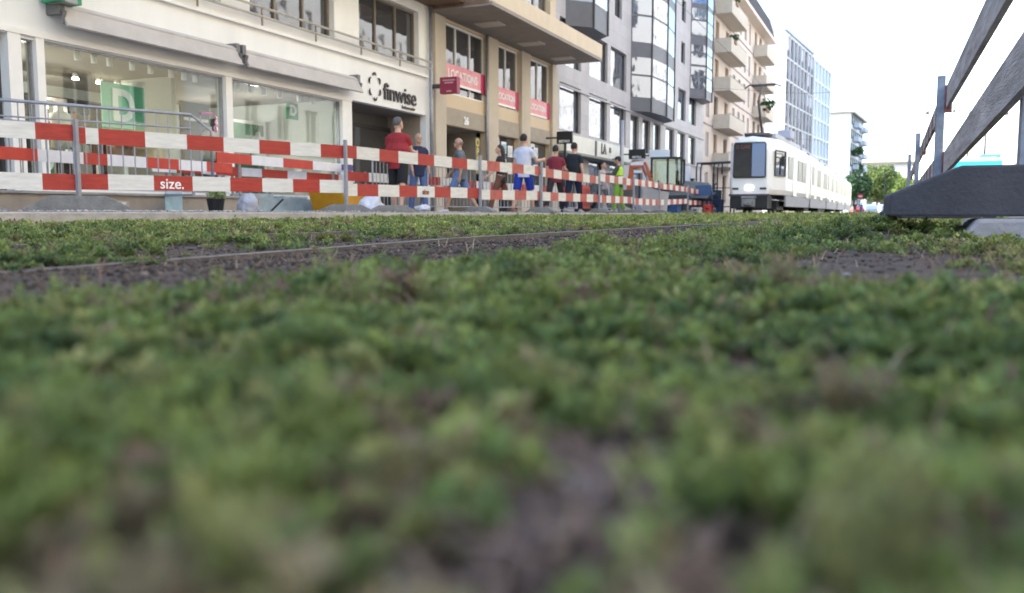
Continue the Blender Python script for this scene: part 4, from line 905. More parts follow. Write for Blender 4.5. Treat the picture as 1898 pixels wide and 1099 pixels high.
m = MB(); m.prism([(-.62, 0), (.62, 0), (.86, .44), (-.86, .44)], 0, -.42, .42); m.build('tub', YEL, sk, bevel=.01); MB().box(-.46, .46, -.9, .9, .443, .48).build('rim', pm('rim_yellow', (.5, .22, .01), .5, .1), sk)
def bag(label, x, y, s_, mat, sq=1.):
    bm = bmesh.new(); bmesh.ops.create_icosphere(bm, subdivisions=4, radius=s_)
    for v in bm.verts:
        n = mnoise.noise(v.co*5/s_*.35+Vector((x, y, 0)))*.28+mnoise.noise(v.co*14/s_*.35+Vector((y, x, 0)))*.12; v.co *= 1+n; v.co.z = max(v.co.z*sq, -s_*.55)
    me = bpy.data.meshes.new('rubble_bag'); bm.to_mesh(me); bm.free(); me.materials.append(mat); me.polygons.foreach_set('use_smooth', [True]*len(me.polygons))
    o = bpy.data.objects.new('rubble_bag', me); C.objects.link(o); o.location = (x, y, .12+s_*.5); tag(o, label, 'bag', 'plastic sacks on the site'); return o
PLAS = pm('white_plastic', (.70, .70, .76), .35, .08, 4)
bag('crumpled white plastic sack between the yellow skip and the man in red', -9.0, 13.85, .21, PLAS, 1.15); bag('flat white sack at the feet of the man in red', -8.5, 14.9, .15, PLAS, .5)
bag('grey white sack beside the bucket of plants', -9.25, 10.75, .16, pm('grey_plastic', (.45, .45, .5), .5, .15, 5), 1.3); bag('pale sack under the far plank barriers', -8.3, 31.3, .5, PLAS, .55)
bag('dark grey sack left of the tram front', -7.2, 37.6, .2, pm('slate_plastic', (.22, .22, .27), .5, .2, 5), .8)
bu = thing('bucket', 'black bucket full of pale green plants on the rubble', 'bucket', (-9.35, 10.15, .12))
m = MB(); m.tube([(0, 0, 0), (0, 0, .2)], [.10, .135], 16); m.build('pail', BLACK, bu); MB().tube([(-.13, 0, .2), (-.1, 0, .3), (0, 0, .34), (.1, 0, .3), (.13, 0, .2)], .008, 6).build('handle', BLACK, bu)
def leafball(name, n, rad, ls, pal, parent=None, loc=(0, 0, 0), sq=1., seed=0, lobes=6, mat=None):
    r_ = np.random.default_rng(seed); cs = r_.normal(0, 1, (lobes, 3)); cs /= np.linalg.norm(cs, axis=1)[:, None]; cs *= rad*r_.uniform(.25, .72, (lobes, 1)); cr = rad*r_.uniform(.35, .6, lobes)
    k = r_.integers(0, lobes, n); d = r_.normal(0, 1, (n, 3)); d /= np.linalg.norm(d, axis=1)[:, None]
    p = cs[k] + d*(cr[k]*r_.uniform(.55, 1.06, n)**.7)[:, None]; p[:, 2] *= sq
    a = r_.normal(0, 1, (n, 3)); a /= np.linalg.norm(a, axis=1)[:, None]; b = np.cross(a, d+r_.normal(0, .4, (n, 3))); b /= np.linalg.norm(b, axis=1)[:, None]
    L = ls*r_.uniform(.6, 1.3, (n, 1)); V = np.stack([p-a*L, p+b*L*.45, p+a*L, p-b*L*.45], 1).reshape(-1, 3)
    c = np.array(pal)[r_.integers(0, len(pal), n)]*r_.uniform(.75, 1.25, (n, 1))*(r_.uniform(.8, 1.2, lobes)[k])[:, None]
    o = npmesh(name, V, np.arange(len(V)).reshape(-1, 4), [mat or LEAF], col=np.repeat(c, 4, 0)); o.parent = parent; o.location = loc; return o
leafball('plants', 260, .15, .035, [(.25, .35, .08), (.4, .5, .2), (.6, .6, .4)], bu, (0, 0, .27), .7, 3)
o = MB().bar((-9.2, 11.2, .12), (-9.05, 11.35, .33), .03, .03).build('stake', BLACK); tag(o, 'short dark stake leaning out of the rubble right of the bucket', 'stake')
o = MB().box(-.02, .02, -.16, .16, 0, .3).build('cement_sack', pm('pale_blue_sack', (.40, .55, .60), .6, .2, 6), None, loc=(-9.75, 9.72, .12), bevel=.02); tag(o, 'pale blue sack leaning by the ledge end left of the bucket', 'sack')
tbx = MB().box(-.25, .25, -1.1, 1.1, 0, .28).box(-.2, .2, -1.0, -.2, .283, .36).box(-.2, .2, .1, .9, .283, .33).build('tile_pallet', pm('tile_blue', (.38, .47, .50), .5, .25, 5), None, loc=(-11.6, 14.2, .12)); tag(tbx, 'low stack of pale blue packs under the second shop window', 'stack')
# red utility barrier and site gear
ub = thing('red_site_barrier', 'orange red plastic site barrier left of the worker', 'barrier', (-8.9, 25.9, .12), R(12))
m = MB(); m.box(-.03, .03, -.9, .9, .12, .85); m.build('panel', pm('plastic_red', (.55, .07, .03), .5, .1, 4), ub, bevel=.01)
for y in (-.55, 0, .55): MB().box(.033, .05, y-.2, y+.2, .2, .75).build('recess', pm('plastic_red_dark', (.38, .05, .03), .5, .1), ub)
for y in (-.7, .7): MB().box(-.25, .25, y-.06, y+.06, 0, .12).build('foot', RUBBER, ub)
sl = MB().prism([(-.45, 0), (.45, 0), (.36, .8), (-.55, .8)], 0, -.04, .04).build('grey_slab', pm('slab_grey_board', (.40, .38, .37), .7, .08, 3), None, loc=(-7.75, 29.9, .13), rot=(R(-12), 0, R(-68))); tag(sl, 'leaning grey board behind the plank barrier in front of the digger', 'board')
pp = thing('lamp_pole', 'short grey steel pole standing beside the worker in the vest', 'pole', (-7.95, 26.6, .12)); MB().tube([(0, 0, 0), (0, 0, 2.9)], [.07, .06], 10).build('shaft', GREYM, pp, smooth=True); MB().tube([(0, 0, 0), (0, 0, .35)], .11, 10).build('base', GREYM, pp)
# mini digger
ex = thing('mini_digger', 'orange mini digger with a black framed glass cab and folded boom', 'digger', (-8.95, 36.9, .12), R(8))
m = MB()
for s in (-1, 1): m.prism([(-1.15, .1), (-.95, 0), (.95, 0), (1.15, .1), (1.15, .36), (.95, .46), (-.95, .46), (-1.15, .36)], 1, s*.72-.18, s*.72+.18)
m.build('track', RUBBER, ex); MB().box(-.6, .6, -.6, .6, .40, .58).build('undercarriage', BLACK, ex)
MB().prism([(-.75, .6), (1.75, .6), (1.85, .85), (1.75, 1.25), (.75, 1.35), (.6, .95), (-.75, .95)], 1, -.75, .75).build('engine_cover', pm('cover_grey', (.15, .17, .18), .5, .2, 3), ex, bevel=.04)
MB().box(1.2, 1.86, -.78, -.755, .72, 1.15).build('side_panel', BLUEP, ex)
m = MB(); X0, X1, Yc0, Yc1, Z0_, Z1_ = -.62, .62, -.78, .55, .95, 2.25
for x in (X0, X1):
    for y in (Yc0, Yc1): m.bar((x, y, Z0_), (x, y, Z1_), .09, .09)
m.bar((.05, Yc0-.003, Z0_), (.05, Yc0-.003, Z1_), .09, .08); m.box(X0-.06, X1+.06, Yc0-.06, Yc1+.06, Z1_, Z1_+.09); m.box(X0-.05, X1+.05, Yc0-.05, Yc1+.05, Z0_, Z0_+.12)
m.build('cab_frame', BLACK, ex)
CG = glassmat('cab_glass', (.55, .62, .60), 1.5, .03); MB().box(X0+.05, X1-.05, Yc0-.01, Yc0+.0, Z0_+.12, Z1_).build('cab_window', CG, ex); MB().box(X0-.01, X0+.0, Yc0+.05, Yc1-.05, Z0_+.12, Z1_).build('cab_window', CG, ex)
MB().box(-.1, .4, -.25, .25, 1.05, 1.2).box(.32, .45, -.25, .25, 1.2, 1.8).build('seat', BLACK, ex, bevel=.03)
m = MB()
bp = [(-.62, -.85, .75), (-.72, -.85, 1.5), (-.86, -.85, 2.05), (-1.55, -.45, 2.25)]
m.bar(bp[0], bp[1], .22, .24); m.bar(bp[1], (-.98, -.85, 2.1), .22, .26); m.bar((-.86, -.85, 2.02), (-1.5, -.85, 1.98), .22, .24); m.bar((-1.42, -.85, 2.15), (-1.56, -.85, .95), .2, .20)
m.build('boom', ORANGE, ex, bevel=.03)
m = MB(); m.tube([(-.66, -.99, .95), (-.80, -.99, 1.55)], .05); m.tube([(-.80, -.99, 1.55), (-.92, -.99, 2.0)], .03); m.tube([(-.95, -.85, 2.25), (-1.45, -.85, 2.2)], .05); m.build('cylinder', GREYM, ex, smooth=True)
MB().box(-1.5, -.95, -.985, -.972, 2.0, 2.12).box(-1.35, -1.0, -.985, -.97, 1.68, 1.80).build('label_plate', WPLB, ex)
MB().prism([(-1.8, .98), (-1.35, .98), (-1.3, .5), (-1.5, .2), (-1.85, .4), (-1.95, .75)], 1, -1.15, -.55).build('bucket', pm('bucket_dark', (.10, .08, .075), .6, .3), ex, bevel=.02)
# material rack, crates
rk = thing('steel_rack', 'tall dark steel tube rack standing left of the tram', 'rack', (-8.05, 42.4, .12))
m = MB()
for x in (-.85, -.02, .82):
    for y in (0, 1.0): m.tube([(x, y, 0), (x, y, 2.2), (x+.06, y, 2.4)], .035, 8)
m.build('upright', DARKF, rk, smooth=True); m = MB()
for y in (0, 1.0): m.tube([(-.85, y, 2.4), (.9, y, 2.45)], .035, 8)
for z in (.3, 1.2): m.tube([(-.85, 0, z), (.82, 0, z)], .025, 6)
m.build('cross_tube', DARKF, rk, smooth=True); MB().box(-.03, .0, -.02, .02, 1.4, 2.4).box(.35, .42, -.02, .02, 1.85, 2.4).build('hanging_strap', BLACK, rk)
for i, (x, y, sx, sy, h_, mt, lab) in enumerate(((-8.1, 33.2, .5, .35, .45, BLUEP, 'blue plastic crate behind the last plank barriers'), (-7.12, 38.6, .2, .3, .6, pm('navy_box', (.02, .035, .10), .5, .2), 'navy blue box just left of the tram front'), (-7.9, 34.3, .4, .35, .7, pm('dark_box', (.04, .05, .06), .6, .2), 'dark grey tool chest behind the blue crate'),
        (-7.15, 36.6, .16, .25, .35, REDB, 'small red crate near the tram front'), (-7.14, 34.2, .15, .3, .22, CONC, 'grey concrete block on the kerb beside the last barriers'))):
    o = thing('crate', lab, 'crate', (x, y, .12), 0, 'crates and chests by the tram'); MB().box(-sx, sx, -sy, sy, 0, h_).build('box', mt, o, bevel=.015); MB().box(-sx-.02, sx+.02, -sy-.02, sy+.02, h_-.08, h_-.03).build('rim', mt, o); MB().box(-sx*.4, sx*.4, -sy-.03, -sy-.022, h_*.4, h_*.6).build('handle', BLACK, o)
gn = thing('generator', 'dark boxy generator standing between the digger and the tram', 'generator', (-8.1, 40.6, .12), R(10))
MB().box(-.75, .75, -.45, .45, .12, 1.05).build('housing', pm('generator_dark', (.035, .045, .055), .5, .3, 4), gn, bevel=.04); MB().box(-.6, .6, -.475, -.452, .3, .8).build('grille', BLACK, gn); MB().box(-.7, .7, -.4, .4, 0, .12).build('skid', RUBBER, gn)
MB().tube([(.4, 0, 1.05), (.4, 0, 1.3), (.5, 0, 1.36)], .04, 8).build('exhaust', DARKF, gn)
pl_ = thing('pipe_pile', 'pile of dark pipes on the pavement behind the last plank barriers', 'pipes', (-7.9, 34.9, .12), R(80))
for k, (yy, zz) in enumerate(((-.2, .1), (0, .1), (.2, .1), (-.1, .27), (.1, .27), (0, .44))): MB().tube([(-1.1, yy, zz), (1.1, yy+.02, zz)], .095, 12).build('pipe', pm('pipe_dark', (.05, .05, .06), .5, .3), pl_, smooth=True)
tc_ = thing('tool_cart', 'dark two wheeled tool cart loaded with grey bags near the tram', 'cart', (-8.3, 38.9, .12), R(30))
MB().box(-.5, .5, -.3, .3, .3, .7).build('tray', pm('cart_dark', (.06, .055, .07), .5, .3), tc_, bevel=.02); MB().tube([(.5, .2, .6), (.95, .2, .9), (.95, -.2, .9), (.5, -.2, .6)], .02, 6).build('handle', GREYM, tc_)
for sx in (-.34, .34): MB().tube([(0, sx-.03, .22), (0, sx+.03, .22)], .22, 14).build('wheel', RUBBER, tc_)
leafball('load', 120, .3, .12, [(.3, .3, .34), (.12, .12, .14), (.25, .08, .07)], tc_, (0, 0, .8), .7, 9)
br = MB().tube([(0, 0, 0), (0, 0, .9)], .3, 20).build('blue_barrel', BLUEP, None, loc=(-6.95, 32.2+1.0, .75)); 
br.location = (-8.0, 38.3, .12); tag(br, 'upright blue barrel beside the digger behind the far planks', 'barrel')
sgn = plate('site_panel', 'blank white rectangular panel hung right of the digger cab', 'sign', (-10.2, 43.5, 2.05), 1.6, .9, .05, WPLB); sgn.rotation_euler = (0, 0, R(-55))
MB().box(-.03, .03, -.7, -.64, -1.93, -.45).build('leg', GREYM, sgn); MB().box(-.03, .03, .64, .7, -1.93, -.45).build('leg', GREYM, sgn)

# bus on the right side road
bs_ = thing('bus', 'white and turquoise bus seen over the big dark barrier foot', 'bus', (3.6, 49, GZ), 0)
m = MB(); m.prism([(-1.2, .35), (1.2, .35), (1.22, 2.3), (1.12, 2.75), (.9, 2.9), (-.9, 2.9), (-1.12, 2.75), (-1.22, 2.3)], 1, 0, 11.5); m.build('body', pm('bus_white', (.75, .78, .8), .3, .03), bs_, bevel=.04)
MB().box(-1.0, 1.0, -.03, .0, 1.1, 2.35).build('rear_window', WGL, bs_); MB().box(-1.16, 1.16, -.04, -.0, 2.4, 2.72).build('turquoise_band', pm('turquoise', (.05, .48, .60), .4, .05), bs_)
MB().box(-1.235, -1.222, .5, 11, 1.2, 2.2).build('side_window', WGL, bs_); MB().box(.2, 1.1, .2, 2.5, 2.903, 3.05).build('roof_unit', pm('turquoise', (.05, .48, .60)), bs_, bevel=.03); MB().box(-.9, .1, .5, 6, 2.903, 3.0).build('roof_vent', GREYM, bs_)
for x in (-1.05, 1.05):
    for y in (2.4, 8.6): MB().tube([(x-.12, y, .45), (x+.12, y, .45)], .45, 20).build('wheel', RUBBER, bs_)
    MB().box(x-.08, x+.08, -.03, .0, .8, 1.05).build('tail_light', pm('tail_red', (.5, .02, .02), .3, .1), bs_)
# street poles on the right
def pole(label, x, y, h_, arm=0., lamp=True):
    t = thing('street_lamp', label, 'street lamp', (x, y, GZ), 0, 'lamp poles on the right side')
    MB().tube([(0, 0, 0), (0, 0, h_)], [.07, .045], 8).build('pole', DARKF, t, smooth=True)
    if arm: MB().tube([(0, 0, h_-.1), (arm, 0, h_)], .03, 6).build('arm', DARKF, t)
    if lamp: MB().tube([(arm, 0, h_-.18), (arm, 0, h_+.02)], [.16, .05], 10).build('lamp_head', DARKF, t)
pole('thin dark pole with a short arm behind the blue grey post', 2.45, 58, 6.2, -.9); pole('dark pole right of the turquoise bus roof', 4.2, 52, 5.4, .9); pole('slanting looking pole behind the right barrier', 4.6, 70, 7.5, -1.0)
pole('slim pole in front of the far sunlit trees', -1.6, 150, 7.0, 0.8)

# ================================================================ TREES, PLANTS
BARK = pm('bark', (.10, .07, .05), .9, .3, 6, .5)
def tree(label, x, y, h_, rad, pal, seed, n=5200, ls=.32):
    t = thing('broadleaf_tree', label, 'tree', (x, y, GZ), 0, 'trees at the end of the street')
    r_ = random.Random(seed); m = MB(); m.tube([(0, 0, 0), (.1, 0, h_*.3), (.05, .1, h_*.55)], [.28, .2, .1], 8)
    for k in range(6):
        a = k*1.05+r_.random(); m.tube([(0, 0, h_*.3), (math.cos(a)*rad*.4, math.sin(a)*rad*.4, h_*.52), (math.cos(a)*rad*.65, math.sin(a)*rad*.65, h_*.72)], [.12, .07, .03], 6)
    m.build('trunk', BARK, t); leafball('crown', n, rad, ls, pal, t, (0, 0, h_*.62), h_*.5/rad*.8, seed, 15)
tree('dark green tree beside the far planted balconies', -7.6, 185, 8.2, 3.0, [(.035, .075, .03), (.05, .10, .035)], 1)
tree('bright yellow green sunlit tree at the end of the street', -4.4, 245, 12.5, 5.0, [(.14, .18, .05), (.10, .15, .035), (.18, .21, .07)], 2, 7000, .4)
tree('pale sunlit tree right of the bright yellow green one', -.5, 262, 11, 4.4, [(.22, .28, .07), (.15, .22, .05)], 3, 6000, .4)
tree('smaller pale tree far down the street near the lamp pole', 2.2, 240, 8.5, 3.0, [(.24, .30, .08), (.2, .26, .06)], 4)
for i, (x, y, z, s_, lab) in enumerate(((-11.3, 84.3, 9.5, .9, 'bushy green plant on the far corner balcony of the beige building'), (-11.35, 66.2, 12.5, .42, 'low green plants on the third balcony of the beige building'), (-11.35, 66.5, 15.3, .45, 'green plants on the top balcony of the beige building'),
        (-7.6, 193, 12.0, 1.5, 'big dark plant hanging from the far white apartments, upper one'), (-7.3, 197, 8.4, 1.6, 'big dark plant hanging from the far white apartments, lower one'))):
    t = thing('balcony_plant', lab, 'plant', (x, y, z), 0, 'plants on balconies'); leafball('foliage', 900, s_, s_*.13, [(.06, .11, .035), (.09, .15, .05)], t, (0, 0, .25+s_*.5), .9, 20+i)
    MB().box(-.2, .2, -s_, s_, .0, .25).build('planter', pm('planter', (.25, .14, .09), .8, .1), t)
# parked cars far down the street
def car(label, x, y, col, rz):
    t = thing('parked_car', label, 'car', (x, y, GZ), rz, 'cars at the far end of the street')
    m = MB(); m.prism([(-2.1, .3), (2.1, .3), (2.15, .75), (1.3, .9), (.7, 1.38), (-1.1, 1.42), (-1.8, .95), (-2.15, .85)], 0, -.85, .85); m.build('body', pm('car_'+str(x), col, .3, .03), t, bevel=.06)
    MB().prism([(-1.62, .95), (1.15, .95), (.68, 1.32), (-1.05, 1.36)], 0, -.87, .87).build('side_glass', WGL, t)
    for sx in (-.8, .8):
        for sy in (-1.35, 1.35): MB().tube([(sx-.1, sy, .32), (sx+.1, sy, .32)], .32, 14).build('wheel', RUBBER, t)
car('white car parked at the far end of the street', -3.4, 150, (.7, .7, .7), 0); car('silver car parked far away beside the white one', -1.2, 158, (.5, .52, .55), 0); car('dark red car far away under the dark green tree', -6.4, 172, (.25, .04, .04), .3)
ts = thing('traffic_sign', 'round red sign on a pole far away under the dark tree', 'sign', (-5.2, 152, GZ)); MB().tube([(0, 0, 0), (0, 0, 3)], .04, 6).build('pole', GREYM, ts); MB().tube([(0, -.05, 2.9), (0, -.01, 2.9)], .42, 18).build('disc', REDB, ts); MB().box(-.28, .28, -.06, -.052, 2.84, 2.96).build('bar', TEXTW, ts)

# ================================================================ PEOPLE
def loft(m, pts, radii, n=14):
    """elliptical tube through 3D points; radii = (sideways, depth) pairs"""
    pts = [Vector(p) for p in pts]; base = len(m.v)
    for i, p in enumerate(pts):
        d = (pts[min(i+1, len(pts)-1)]-pts[max(i-1, 0)]).normalized(); ref = Vector((0, 1, 0)) if abs(d.y) < .9 else Vector((0, 0, 1))
        a = ref.cross(d).normalized(); b = d.cross(a); rx, ry = radii[i] if isinstance(radii[i], tuple) else (radii[i], radii[i])
        for k in range(n):
            t = 2*math.pi*k/n; m.v.append(tuple(p+a*math.cos(t)*rx+b*math.sin(t)*ry))
    for i in range(len(pts)-1):
        for k in range(n): m.f.append((base+i*n+k, base+i*n+(k+1)%n, base+(i+1)*n+(k+1)%n, base+(i+1)*n+k)); m.m.append(0)
    m.f.append(tuple(base+k for k in range(n))[::-1]); m.f.append(tuple(base+(len(pts)-1)*n+k for k in range(n))); m.m += [0, 0]
def ball(m, c, r, n=12, k=8):
    c = Vector(c); pts = []; rr = []
    for i in range(k+1):
        t = math.pi*(.04+.92*i/k); pts.append(c+Vector((0, 0, -math.cos(t)*r[2]))); rr.append((math.sin(t)*r[0], math.sin(t)*r[1]))
    loft(m, pts, rr, n)
SKIN = {'light': pm('skin_light', (.56, .34, .25), .55, .06, 6), 'tan': pm('skin_tan', (.46, .26, .18), .55, .06, 6)}
HAIRS = {'grey': pm('hair_grey', (.10, .095, .09), .8, .3, 30), 'brown': pm('hair_brown', (.045, .025, .015), .7, .3, 30), 'dark': pm('hair_dark', (.02, .014, .012), .7, .3, 30), 'stubble': pm('hair_short', (.20, .14, .11), .8, .2, 30)}
def person(label, x, y, h_, face, skin='light', hair='dark', longhair=False, shirt=(.3, .02, .03), legs=(.02, .02, .02), shorts=True, heavy=1.1, step=(18, -14), knee=(6, 22), arms=((8, 6, 20), (-6, 6, 20)),
           shoes=(.3, .3, .3), lean=0., headturn=0., sleeve=.55, vest=None, cap=None, bald=False, z=.118, detail=True, glasses=False):
    t = thing('person', label, 'person', (x, y, z), face); s = h_/1.8
    def D(fwd, out=0., side=1): # direction of a hanging limb
        a, b = R(fwd), R(out); return Vector((side*math.sin(b), math.sin(a)*math.cos(b), -math.cos(a)*math.cos(b)))
    legsj = []
    for i, sd in enumerate((-1, 1)):
        hp = Vector((sd*.095, 0, 0)); kn = hp+D(step[i], 3, sd)*.45; an = kn+D(step[i]-knee[i], 1, sd)*.42; legsj.append((hp, kn, an))
    low = min(j[2].z for j in legsj); pz = .085-low
    up = Vector((0, 0, pz)); legsj = [tuple(p+up for p in j) for j in legsj]
    T = lambda q, yy=0., xx=0.: Vector((xx, yy+lean*(q), pz+q))
    body = MB(); hv = heavy
    torso = [(-.06, .12, .10), (.02, .165, .115), (.12, .155*hv, .112*hv), (.22, .15*hv, .118*hv), (.34, .168, .12), (.44, .172, .108), (.50, .14, .085), (.53, .075, .065)]
    loft(body, [T(q) for q, _, _ in torso], [(a, b) for _, a, b in torso])
    loft(body, [T(.50), T(.565, .01), T(.62, .02)], [.062, .056, .055])
    hc = T(.70, .025); hm = MB(); ball(hm, (0, 0, 0), (.078, .098, .118)); loft(hm, [(0, .075, -.10), (0, .06, -.05)], [(.04, .03), (.06, .05)])
    loft(hm, [(0, .088, .022), (0, .122, -.028)], [.012, .017], 8)
    for sd in (-1, 1): ball(hm, (sd*.081, -.005, -.01), (.012, .022, .034), 8, 4)
    loft(hm, [(-.022, .094, -.058), (.022, .094, -.058)], [.010, .010], 6)
    rot = Matrix.Rotation(R(headturn), 3, 'Z'); hm.v = [tuple(rot @ Vector(v)+hc) for v in hm.v]; body.add(hm.v, hm.f)
    for i, (hp, kn, an) in enumerate(legsj):
        loft(body, [hp+Vector((0, 0, .05)), hp.lerp(kn, .35), hp.lerp(kn, .8), kn, kn.lerp(an, .3), kn.lerp(an, .7), an], [.09, .084, .062, .056, .058, .043, .038])
        loft(body, [an+Vector((0, -.045, -.045)), an+Vector((0, .06, -.05)), an+Vector((0, .17, -.062))], [(.038, .038), (.043, .032), (.036, .02)])
    armj = []
    for i, sd in enumerate((-1, 1)):
        f_, o_, e_ = arms[i]; sh = T(.465, 0, sd*.165); el = sh+D(f_, o_, sd)*.29; wr = el+D(f_+e_, o_*.3, sd)*.25; armj.append((sh, el, wr)); hd = (wr-el).normalized()
        loft(body, [sh+Vector((-sd*.03, 0, .0)), sh.lerp(el, .3), el, el.lerp(wr, .35), wr], [.056, .049, .038, .038, .026])
        side = Vector((1, 0, 0)); fw_ = hd.cross(side).normalized()
        palm = wr+hd*.085; loft(body, [wr, wr+hd*.04, palm], [(.026, .02), (.016, .036), (.015, .038)], 8)
        for k, (o2, ln) in enumerate(((-.028, .062), (-.010, .074), (.009, .070), (.027, .056))):
            b0 = palm+fw_*o2; loft(body, [b0-hd*.01, b0+hd*ln*.5+Vector((-sd*.004, 0, 0)), b0+hd*ln+Vector((-sd*.018, 0, 0))], [.0085, .008, .0065], 6)
        tb_ = wr+hd*.035+fw_*.03*(-1 if fw_.y < 0 else 1); loft(body, [tb_, tb_+hd*.03+fw_*.02*(-1 if fw_.y < 0 else 1), tb_+hd*.06+fw_*.024*(-1 if fw_.y < 0 else 1)], [.011, .010, .008], 6)
    def fin(mb, name, mat, vox, parent, sm=4):
        mb.v = [tuple(Vector(v)*s) for v in mb.v]; o = mb.build(name, mat, parent)
        r_ = o.modifiers.new('r', 'REMESH'); r_.mode = 'VOXEL'; r_.voxel_size = vox; r_.use_smooth_shade = True
        q = o.modifiers.new('s', 'SMOOTH'); q.iterations = sm; q.factor = .5; return o
    vx = .0075 if detail else .02
    fin(body, 'body', SKIN[skin], vx, t, 2)
    # shirt
    m = MB(); g_ = .018
    tor = [(-.14, .178, .135), (-.13, .178, .135), (-.06, .176, .132), (.0, .172*max(1, hv*.98), .128), (.12, .160*hv, .122*hv), (.22, .160*hv, .13*hv), (.34, .180, .135), (.43, .185, .122), (.49, .165, .10), (.535, .09, .078)]
    loft(m, [T(q) for q, _, _ in tor], [(a+.006, b+.004) for _, a, b in tor])
    for i, (sh, el, wr) in enumerate(armj):
        e2 = sh.lerp(el, sleeve/.55*.62) if sleeve < .9 else el; L = [sh+Vector(((-1, 1)[1-i]*.05, 0, .0)), sh.lerp(el, .15), e2]; rr = [.072, .074, .066]
        if sleeve >= .9: L += [el.lerp(wr, .9)]; rr += [.045]
        loft(m, L, rr)
    SM = pm('cloth_'+label[:24], shirt, .85, .10, 9, .25); fin(m, 'shirt', SM, vx*1.3, t)
    m = MB()
    loft(m, [T(.06), T(-.0), T(-.08)], [(.175*max(1, hv*.97), .130), (.178, .130), (.15, .115)])
    for i, (hp, kn, an) in enumerate(legsj):
        if shorts: loft(m, [hp+Vector((0, 0, .03)), hp.lerp(kn, .4), hp.lerp(kn, .95)], [.105, .103, .090])
        else: loft(m, [hp+Vector((0, 0, .03)), hp.lerp(kn, .4), kn, kn.lerp(an, .5), an.lerp(kn, .04)], [.104, .095, .075, .068, .065])
    fin(m, 'shorts' if shorts else 'trousers', pm('legs_'+label[:24], legs, .85, .12, 9, .25), vx*1.3, t)
    for i, (hp, kn, an) in enumerate(legsj):
        m = MB(); loft(m, [an+Vector((0, -.06, -.048)), an+Vector((0, .03, -.045)), an+Vector((0, .12, -.058)), an+Vector((0, .20, -.066))], [(.040, .040), (.050, .042), (.052, .030), (.034, .020)]); fin(m, 'shoe', pm('shoe_'+label[:24], shoes, .7, .1), .01, t, 2)
    hg = MB(); HM = HAIRS[hair]
    if not bald:
        ball(hg, (0, -.014, .026), (.087, .102, .108)); 
        if longhair: loft(hg, [(0, -.05, .04), (0, -.085, -.08), (0, -.10, -.22), (0, -.09, -.36)], [(.085, .07), (.095, .06), (.10, .045), (.05, .02)])
        cutz = -.055 if not longhair else -.5
        hg.v = [(v[0], min(v[1], .062 if v[2] > .05 else .012), max(v[2], cutz)) for v in hg.v]
    else:
        ball(hg, (0, -.03, -.005), (.083, .078, .06)); hg.v = [(v[0], min(v[1], .0), v[2]) for v in hg.v]
    hg.v = [tuple(rot @ Vector(v)+hc) for v in hg.v]; fin(hg, 'hair', HM, vx*1.2, t, 3)
    if cap:
        m = MB(); ball(m, (0, -.005, .045), (.092, .108, .085)); m.box(-.07, .07, .06, .19, .035, .05); m.v = [tuple(rot @ Vector(v)+hc) for v in m.v]; fin(m, 'cap', pm('cap_'+label[:20], cap, .8, .1), .01, t, 2)
    fm = MB()
    for sd in (-1, 1): fm.box(sd*.030-.014 if not glasses else sd*.033-.028, sd*.030+.014 if not glasses else sd*.033+.028, .082, .098 if not glasses else .108, .004, .016 if not glasses else .034)
    if glasses: fm.box(-.085, .085, .086, .095, .024, .034)
    fm.v = [tuple((rot @ Vector(v)+hc)*s) for v in fm.v]; fm.build('sunglasses' if glasses else 'eyes', BLACK, t)
    if vest:
        m = MB(); vt = [(-.06, .180, .145), (.12, .175, .145), (.34, .192, .148), (.44, .188, .136), (.50, .15, .11)]
        loft(m, [T(q) for q, _, _ in vt], [(a, b) for _, a, b in vt]); fin(m, 'vest', vest, .011, t)
        m = MB()
        for q in (.02, .16): loft(m, [T(q-.025), T(q+.025)], [(.186, .153)]*2)
        m.v = [tuple(Vector(v)*s) for v in m.v]; m.build('reflective_band', WPLB, t)
    return t
W_ = lambda dx, dy: math.atan2(-dx, dy)    # heading: local +y towards (dx, dy)
person('man in a red T-shirt and black shorts standing by the yellow skip', -8.75, 14.42, 1.85, W_(-.25, 1), 'light', 'grey', shirt=(.27, .018, .025), legs=(.012, .012, .013), heavy=1.5, step=(10, -16), knee=(2, 2), arms=((14, 10, 60), (24, 12, 62)), shoes=(.35, .3, .26), headturn=-25)
person('man in a navy T-shirt and blue jeans behind the man in red', -9.62, 16.7, 1.76, W_(.0, -1)+R(50), 'tan', 'stubble', shirt=(.018, .022, .06), legs=(.09, .14, .30), shorts=False, bald=True, heavy=1.12, step=(8, -8), knee=(3, 4), arms=((6, 8, 14), (10, 6, 22)), shoes=(.04, .04, .05))
person('bald man in a grey T-shirt, denim shorts and dark glasses walking left', -9.02, 17.53, 1.76, W_(-1, -.35), 'tan', 'stubble', shirt=(.11, .13, .15), legs=(.12, .18, .34), bald=True, heavy=1.15, step=(24, -20), knee=(6, 14), arms=((-12, 6, 20), (18, 6, 25)), shoes=(.6, .6, .6), glasses=True)
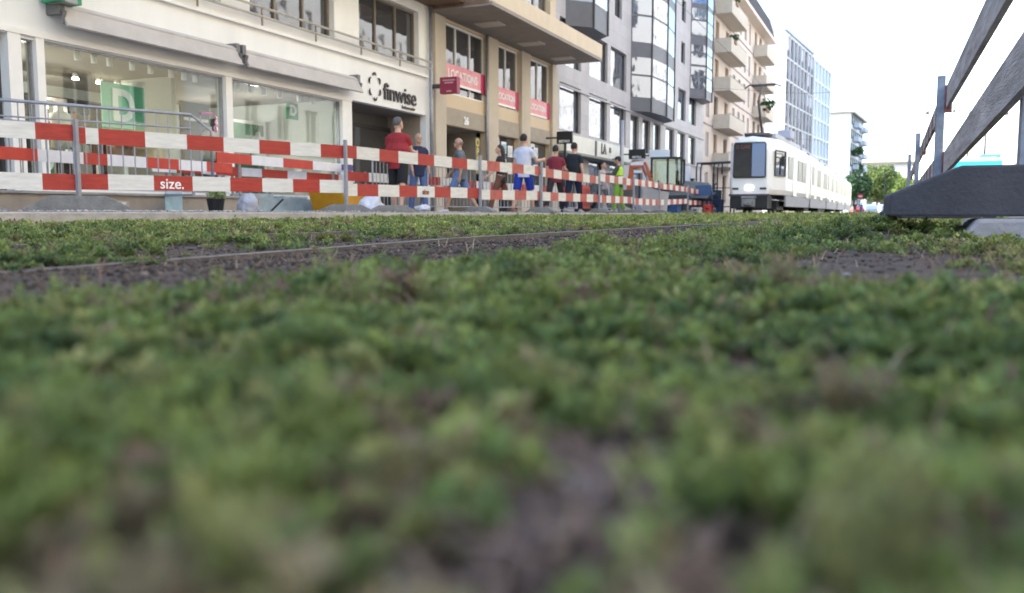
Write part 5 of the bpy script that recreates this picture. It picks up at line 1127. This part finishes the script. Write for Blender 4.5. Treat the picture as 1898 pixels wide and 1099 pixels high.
person('long haired woman in a black top and brown trousers walking left', -8.64, 18.91, 1.67, W_(-1, -.4), 'light', 'brown', True, shirt=(.015, .013, .018), legs=(.17, .075, .045), shorts=False, heavy=.9, step=(22, -18), knee=(8, 16), arms=((22, 6, 30), (-8, 6, 20)), shoes=(.12, .06, .05))
person('tall person in a pale blue shirt and bright blue shorts seen from behind', -7.93, 18.63, 1.87, W_(.1, 1), 'light', 'dark', shirt=(.55, .57, .68), legs=(.012, .035, .30), step=(-12, 18), knee=(10, 6), arms=((-6, 8, 12), (30, 18, 70)), shoes=(.25, .12, .08))
person('person in a maroon shirt and dark trousers seen from behind', -7.77, 20.29, 1.73, W_(-.1, 1), 'light', 'dark', shirt=(.19, .018, .035), legs=(.025, .022, .028), shorts=False, step=(-24, 20), knee=(10, 6), arms=((-8, 8, 14), (26, 10, 60)), shoes=(.03, .03, .03))
person('broad man in a black T-shirt and dark trousers seen from behind', -7.46, 20.78, 1.80, W_(.05, 1), 'light', 'dark', shirt=(.010, .014, .022), legs=(.012, .016, .045), shorts=False, heavy=1.22, step=(-14, 12), knee=(8, 4), arms=((10, 8, 50), (-4, 12, 18)), shoes=(.5, .5, .5))
YV = pm('hi_vis', (.38, .62, .05), .7, .08, 5)
person('site worker in a yellow green vest and trousers with a dark cap', -7.75, 25.6, 1.74, W_(-1, -.1), 'tan', 'dark', shirt=(.05, .06, .04), legs=(.22, .42, .06), shorts=False, step=(8, -8), knee=(2, 6), arms=((30, 12, 70), (24, 12, 74)), cap=(.02, .018, .02), vest=YV, sleeve=1.)
person('worker in a dark top standing behind the steel barriers by the digger', -8.9, 27.6, 1.74, W_(1, -.2), 'tan', 'dark', shirt=(.35, .35, .38), legs=(.02, .02, .03), shorts=False, arms=((10, 8, 30), (10, 8, 30)), detail=False)
person('distant person in dark clothes at the far end of the street', -5.1, 130, 1.75, 0, shirt=(.02, .02, .03), legs=(.02, .02, .03), shorts=False, detail=False, z=GZ)
person('distant person in blue clothes at the far end of the street', -4.3, 131, 1.72, 0, shirt=(.08, .12, .3), legs=(.1, .12, .2), shorts=False, detail=False, z=GZ)
